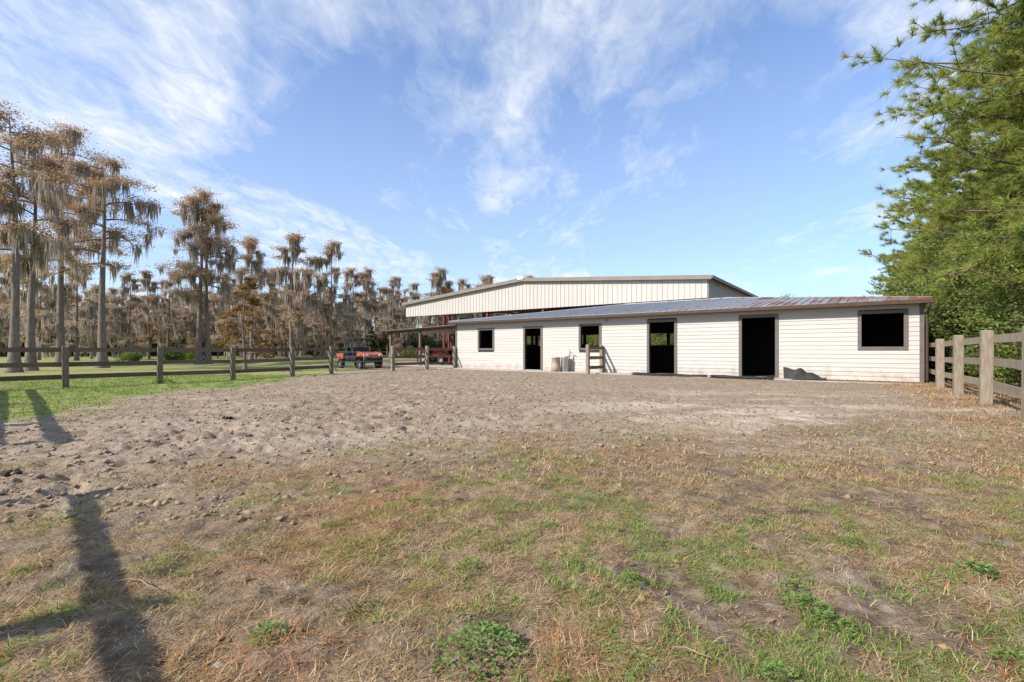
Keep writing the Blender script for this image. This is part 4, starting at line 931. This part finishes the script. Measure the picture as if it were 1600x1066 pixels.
blades(26000, lambda y: (y * .72 + 3.2, np.full_like(y, 3.2)), (7.5, 17.5), mk_(2), (.10, .24), (1.35, 1.56), (.004, .007), (0, .12), 7, 'pine_needles', 'needle_litter', 'fallen reddish pine needles along the pale fence', 'needles', .10, .015)
blades(26000, lambda y: (y * .72 + 3.2, np.full_like(y, 3.6)), (7.5, 18.0), mk_(1), (.04, .14), (.3, 1.3), (.005, .010), (0, .6), 8, 'dry_grass', 'grass_dry', 'dry grass growing along the pale fence and stable corner', 'grass', .08)
r = np.random.default_rng(12); n = 900; y = r.uniform(1.2, 8, n); x = r.uniform(-1, 1, n) * (y * 1.1 + 1); k = r.random(n) < np.clip(masks(x, y)[6] + .1, 0, 1) * .5; x, y = x[k], y[k]
v, f = tri_cloud(np.stack([x, y, ground_z(x, y) + .012], 1), .022, .9, r, .45); tag(link('leaf_litter', np_mesh('leaf_litter', v, f, MATS['dead_leaf'])), 'small dead brown leaves scattered over the paddock', 'leaves', None, 'stuff')
# churned soil clods
n = 26000; y = 3.2 + 22 * r.random(n) ** 1.5; x = r.uniform(-1, 1, n) * (y * 1.08 + 1); sm = masks(x, y)[3]; k = (r.random(n) < sm * .8) & (x > -14); x, y = x[k], y[k]; n = len(x)
oc = np.array([(1, 0, 0), (-1, 0, 0), (0, 1, 0), (0, -1, 0), (0, 0, 1), (0, 0, -1)], float); of = np.array([(0, 2, 4), (2, 1, 4), (1, 3, 4), (3, 0, 4), (2, 0, 5), (1, 2, 5), (3, 1, 5), (0, 3, 5)])
s = (.008 + .032 * r.random(n) ** 3)[:, None, None] * (oc[None] + r.normal(scale=.28, size=(n, 6, 3))) * [1, 1, .6]
ins = (x - R0.x) * V.x + (y - R0.y) * V.y < -1.2; s = s[ins]; x, y = x[ins], y[ins]; n = len(x)
v = (s + np.stack([x, y, ground_z(x, y) + .006], 1)[:, None]).reshape(-1, 3); f = (np.arange(n)[:, None, None] * 6 + of[None]).reshape(-1, 3)
pmat('clod', (0.20, 0.146, 0.096), (0.38, 0.29, 0.20), 9, rough=0.95)
tag(link('soil_clods', np_mesh('soil_clods', v, f, MATS['clod'])), 'loose clods of churned sandy soil across the paddock', 'soil', None, 'stuff')

# weeds
def weed_mesh(seed, n, rad, h, leaf):
    r = np.random.default_rng(seed); a_ = r.uniform(0, 6.283, n); d = rad * r.uniform(0, 1, n) ** .6; z = h * (1 - (d / rad) ** 2) * r.uniform(.25, 1, n) + .01
    P = np.stack([np.cos(a_) * d, np.sin(a_) * d, z], 1); o_ = np.stack([np.cos(a_ + r.normal(size=n) * .7), np.sin(a_ + r.normal(size=n) * .7), r.uniform(-.1, .7, n)], 1); o_ /= np.linalg.norm(o_, axis=1)[:, None]
    sd_ = np.cross(o_, [0, 0, 1]); sd_ /= np.linalg.norm(sd_, axis=1)[:, None] + 1e-6; up = np.cross(sd_, o_); l_ = (leaf * r.uniform(.6, 1.3, n))[:, None]
    v = np.stack([P, P + o_ * l_ * .45 + sd_ * l_ * .30 + up * l_ * .08, P + o_ * l_ - up * l_ * .12, P + o_ * l_ * .45 - sd_ * l_ * .30 + up * l_ * .08], 1).reshape(-1, 3)
    b_ = np.arange(n)[:, None] * 4; return np_mesh('leaves', v, np.concatenate([b_ + [0, 1, 2], b_ + [0, 2, 3]], 0), MATS['weed_green'])
wm = [weed_mesh(5, 420, .19, .11, .026), weed_mesh(6, 160, .10, .06, .024), weed_mesh(7, 110, .07, .05, .020), weed_mesh(8, 70, .06, .04, .03)]
def weed(px, py, k, s, label, group):
    p = px_ground(px, py); root = empty('weed', (p.x, p.y, gz(p.x, p.y)), random.uniform(0, 6), label, 'plant', group); root.scale = (s,) * 3
    link('leaves', wm[k], None, root); MB().tube([(0, 0, -.02), (.005, 0, .03)], .004, 5).build('stem', MATS['bright_green'], root)
weed(752, 1022, 0, .95, 'largest bushy bright green weed in the dry paddock grass', None)
weed(1524, 898, 3, 1.2, 'compact bright green weed on bare soil toward the pale fence', None)
for px, py, k, s in ((735, 888, 1, .8), (985, 912, 2, .9), (1262, 960, 1, .95), (1300, 985, 1, .85), (1336, 854, 2, .8), (1238, 925, 2, .9), (420, 1000, 2, 1.0), (1175, 822, 2, .8), (1555, 860, 2, .8), (1590, 1040, 1, .8), (1215, 1064, 2, 1.0), (860, 820, 2, .7), (930, 730, 2, .8)):
    weed(px, py, k, s, 'low green broadleaf weed scattered among the dry paddock grass', 'low weeds in the paddock')
p_ = lf(15.9); wr = empty('weed', (p_[0] + .25, p_[1] - .12, gz(*p_)), 0, 'green weed clump at the foot of a lawn fence post', 'plant'); wr.scale = (2.0, 1.6, 2.2); link('leaves', wm[0], None, wr); MB().tube([(0, 0, -.02), (.005, 0, .04)], .004, 5).build('stem', MATS['bright_green'], wr)
# stones, sticks, dung
def stone(px, py, s, label):
    p = px_ground(px, py); b_ = MB().lathe([(.01, 0), (.9, .05), (1.0, .3), (.7, .62), (.01, .75)], 9, None, False); o = b_.build('stone', MATS['stone'], None, True)
    o.location = (p.x, p.y, gz(p.x, p.y) - .01); o.scale = (s, s * .7, s * .8); o.rotation_euler = (0, 0, random.uniform(0, 6)); tag(o, label, 'stone')
stone(343, 1032, .030, 'small pale stone half hidden in green grass near the fence shadow')
stone(990, 818, .020, 'tiny whitish stone on bare paddock soil')
for px, py, ln, lab in ((215, 915, .30, 'pale thin curved twig lying in the fence shadow'), (1075, 1035, .15, 'reddish brown forked twig lying in dry straw'), (60, 880, .22, 'short flat brown bark strip on the grass beside the fence shadow')):
    p = px_ground(px, py); a_ = random.uniform(-.5, .5); pts = [(ln * (t - .5), .03 * math.sin(t * 5), .02 + .012 * math.sin(t * 3)) for t in (0, .25, .5, .75, 1)]
    mb = MB().tube(pts, [.0025, .0035, .0035, .003, .0012], 6); mb.tube([pts[2], (ln * .2, .06, .03)], [.0025, .001], 5); o = mb.build('twig', MATS['stick'], None); o.location = (p.x, p.y, gz(p.x, p.y)); o.rotation_euler = (0, 0, a_); tag(o, lab, 'twig')
def dung(px, py, s, lab):
    p = px_ground(px, py); r_ = random.Random(px); b_ = MB()
    for i in range(9): b_.lathe([(.005, -.04), (.045, -.02), (.05, .01), (.03, .04), (.005, .05)], 8, Matrix.Translation((r_.gauss(0, .11), r_.gauss(0, .05), .03 + r_.random() * .03)) @ Matrix.Rotation(r_.uniform(0, 3), 4, 'X'), False)
    o = b_.build('dung_heap', MATS['dung'], None, True); o.location = (p.x, p.y, gz(p.x, p.y)); o.scale = (s,) * 3; tag(o, lab, 'dung')
dung(16, 741, .6, 'dark dung heap on churned sand next to the fence gateway'); dung(355, 655, .5, 'lone dark dung heap in the middle of the churned sand')
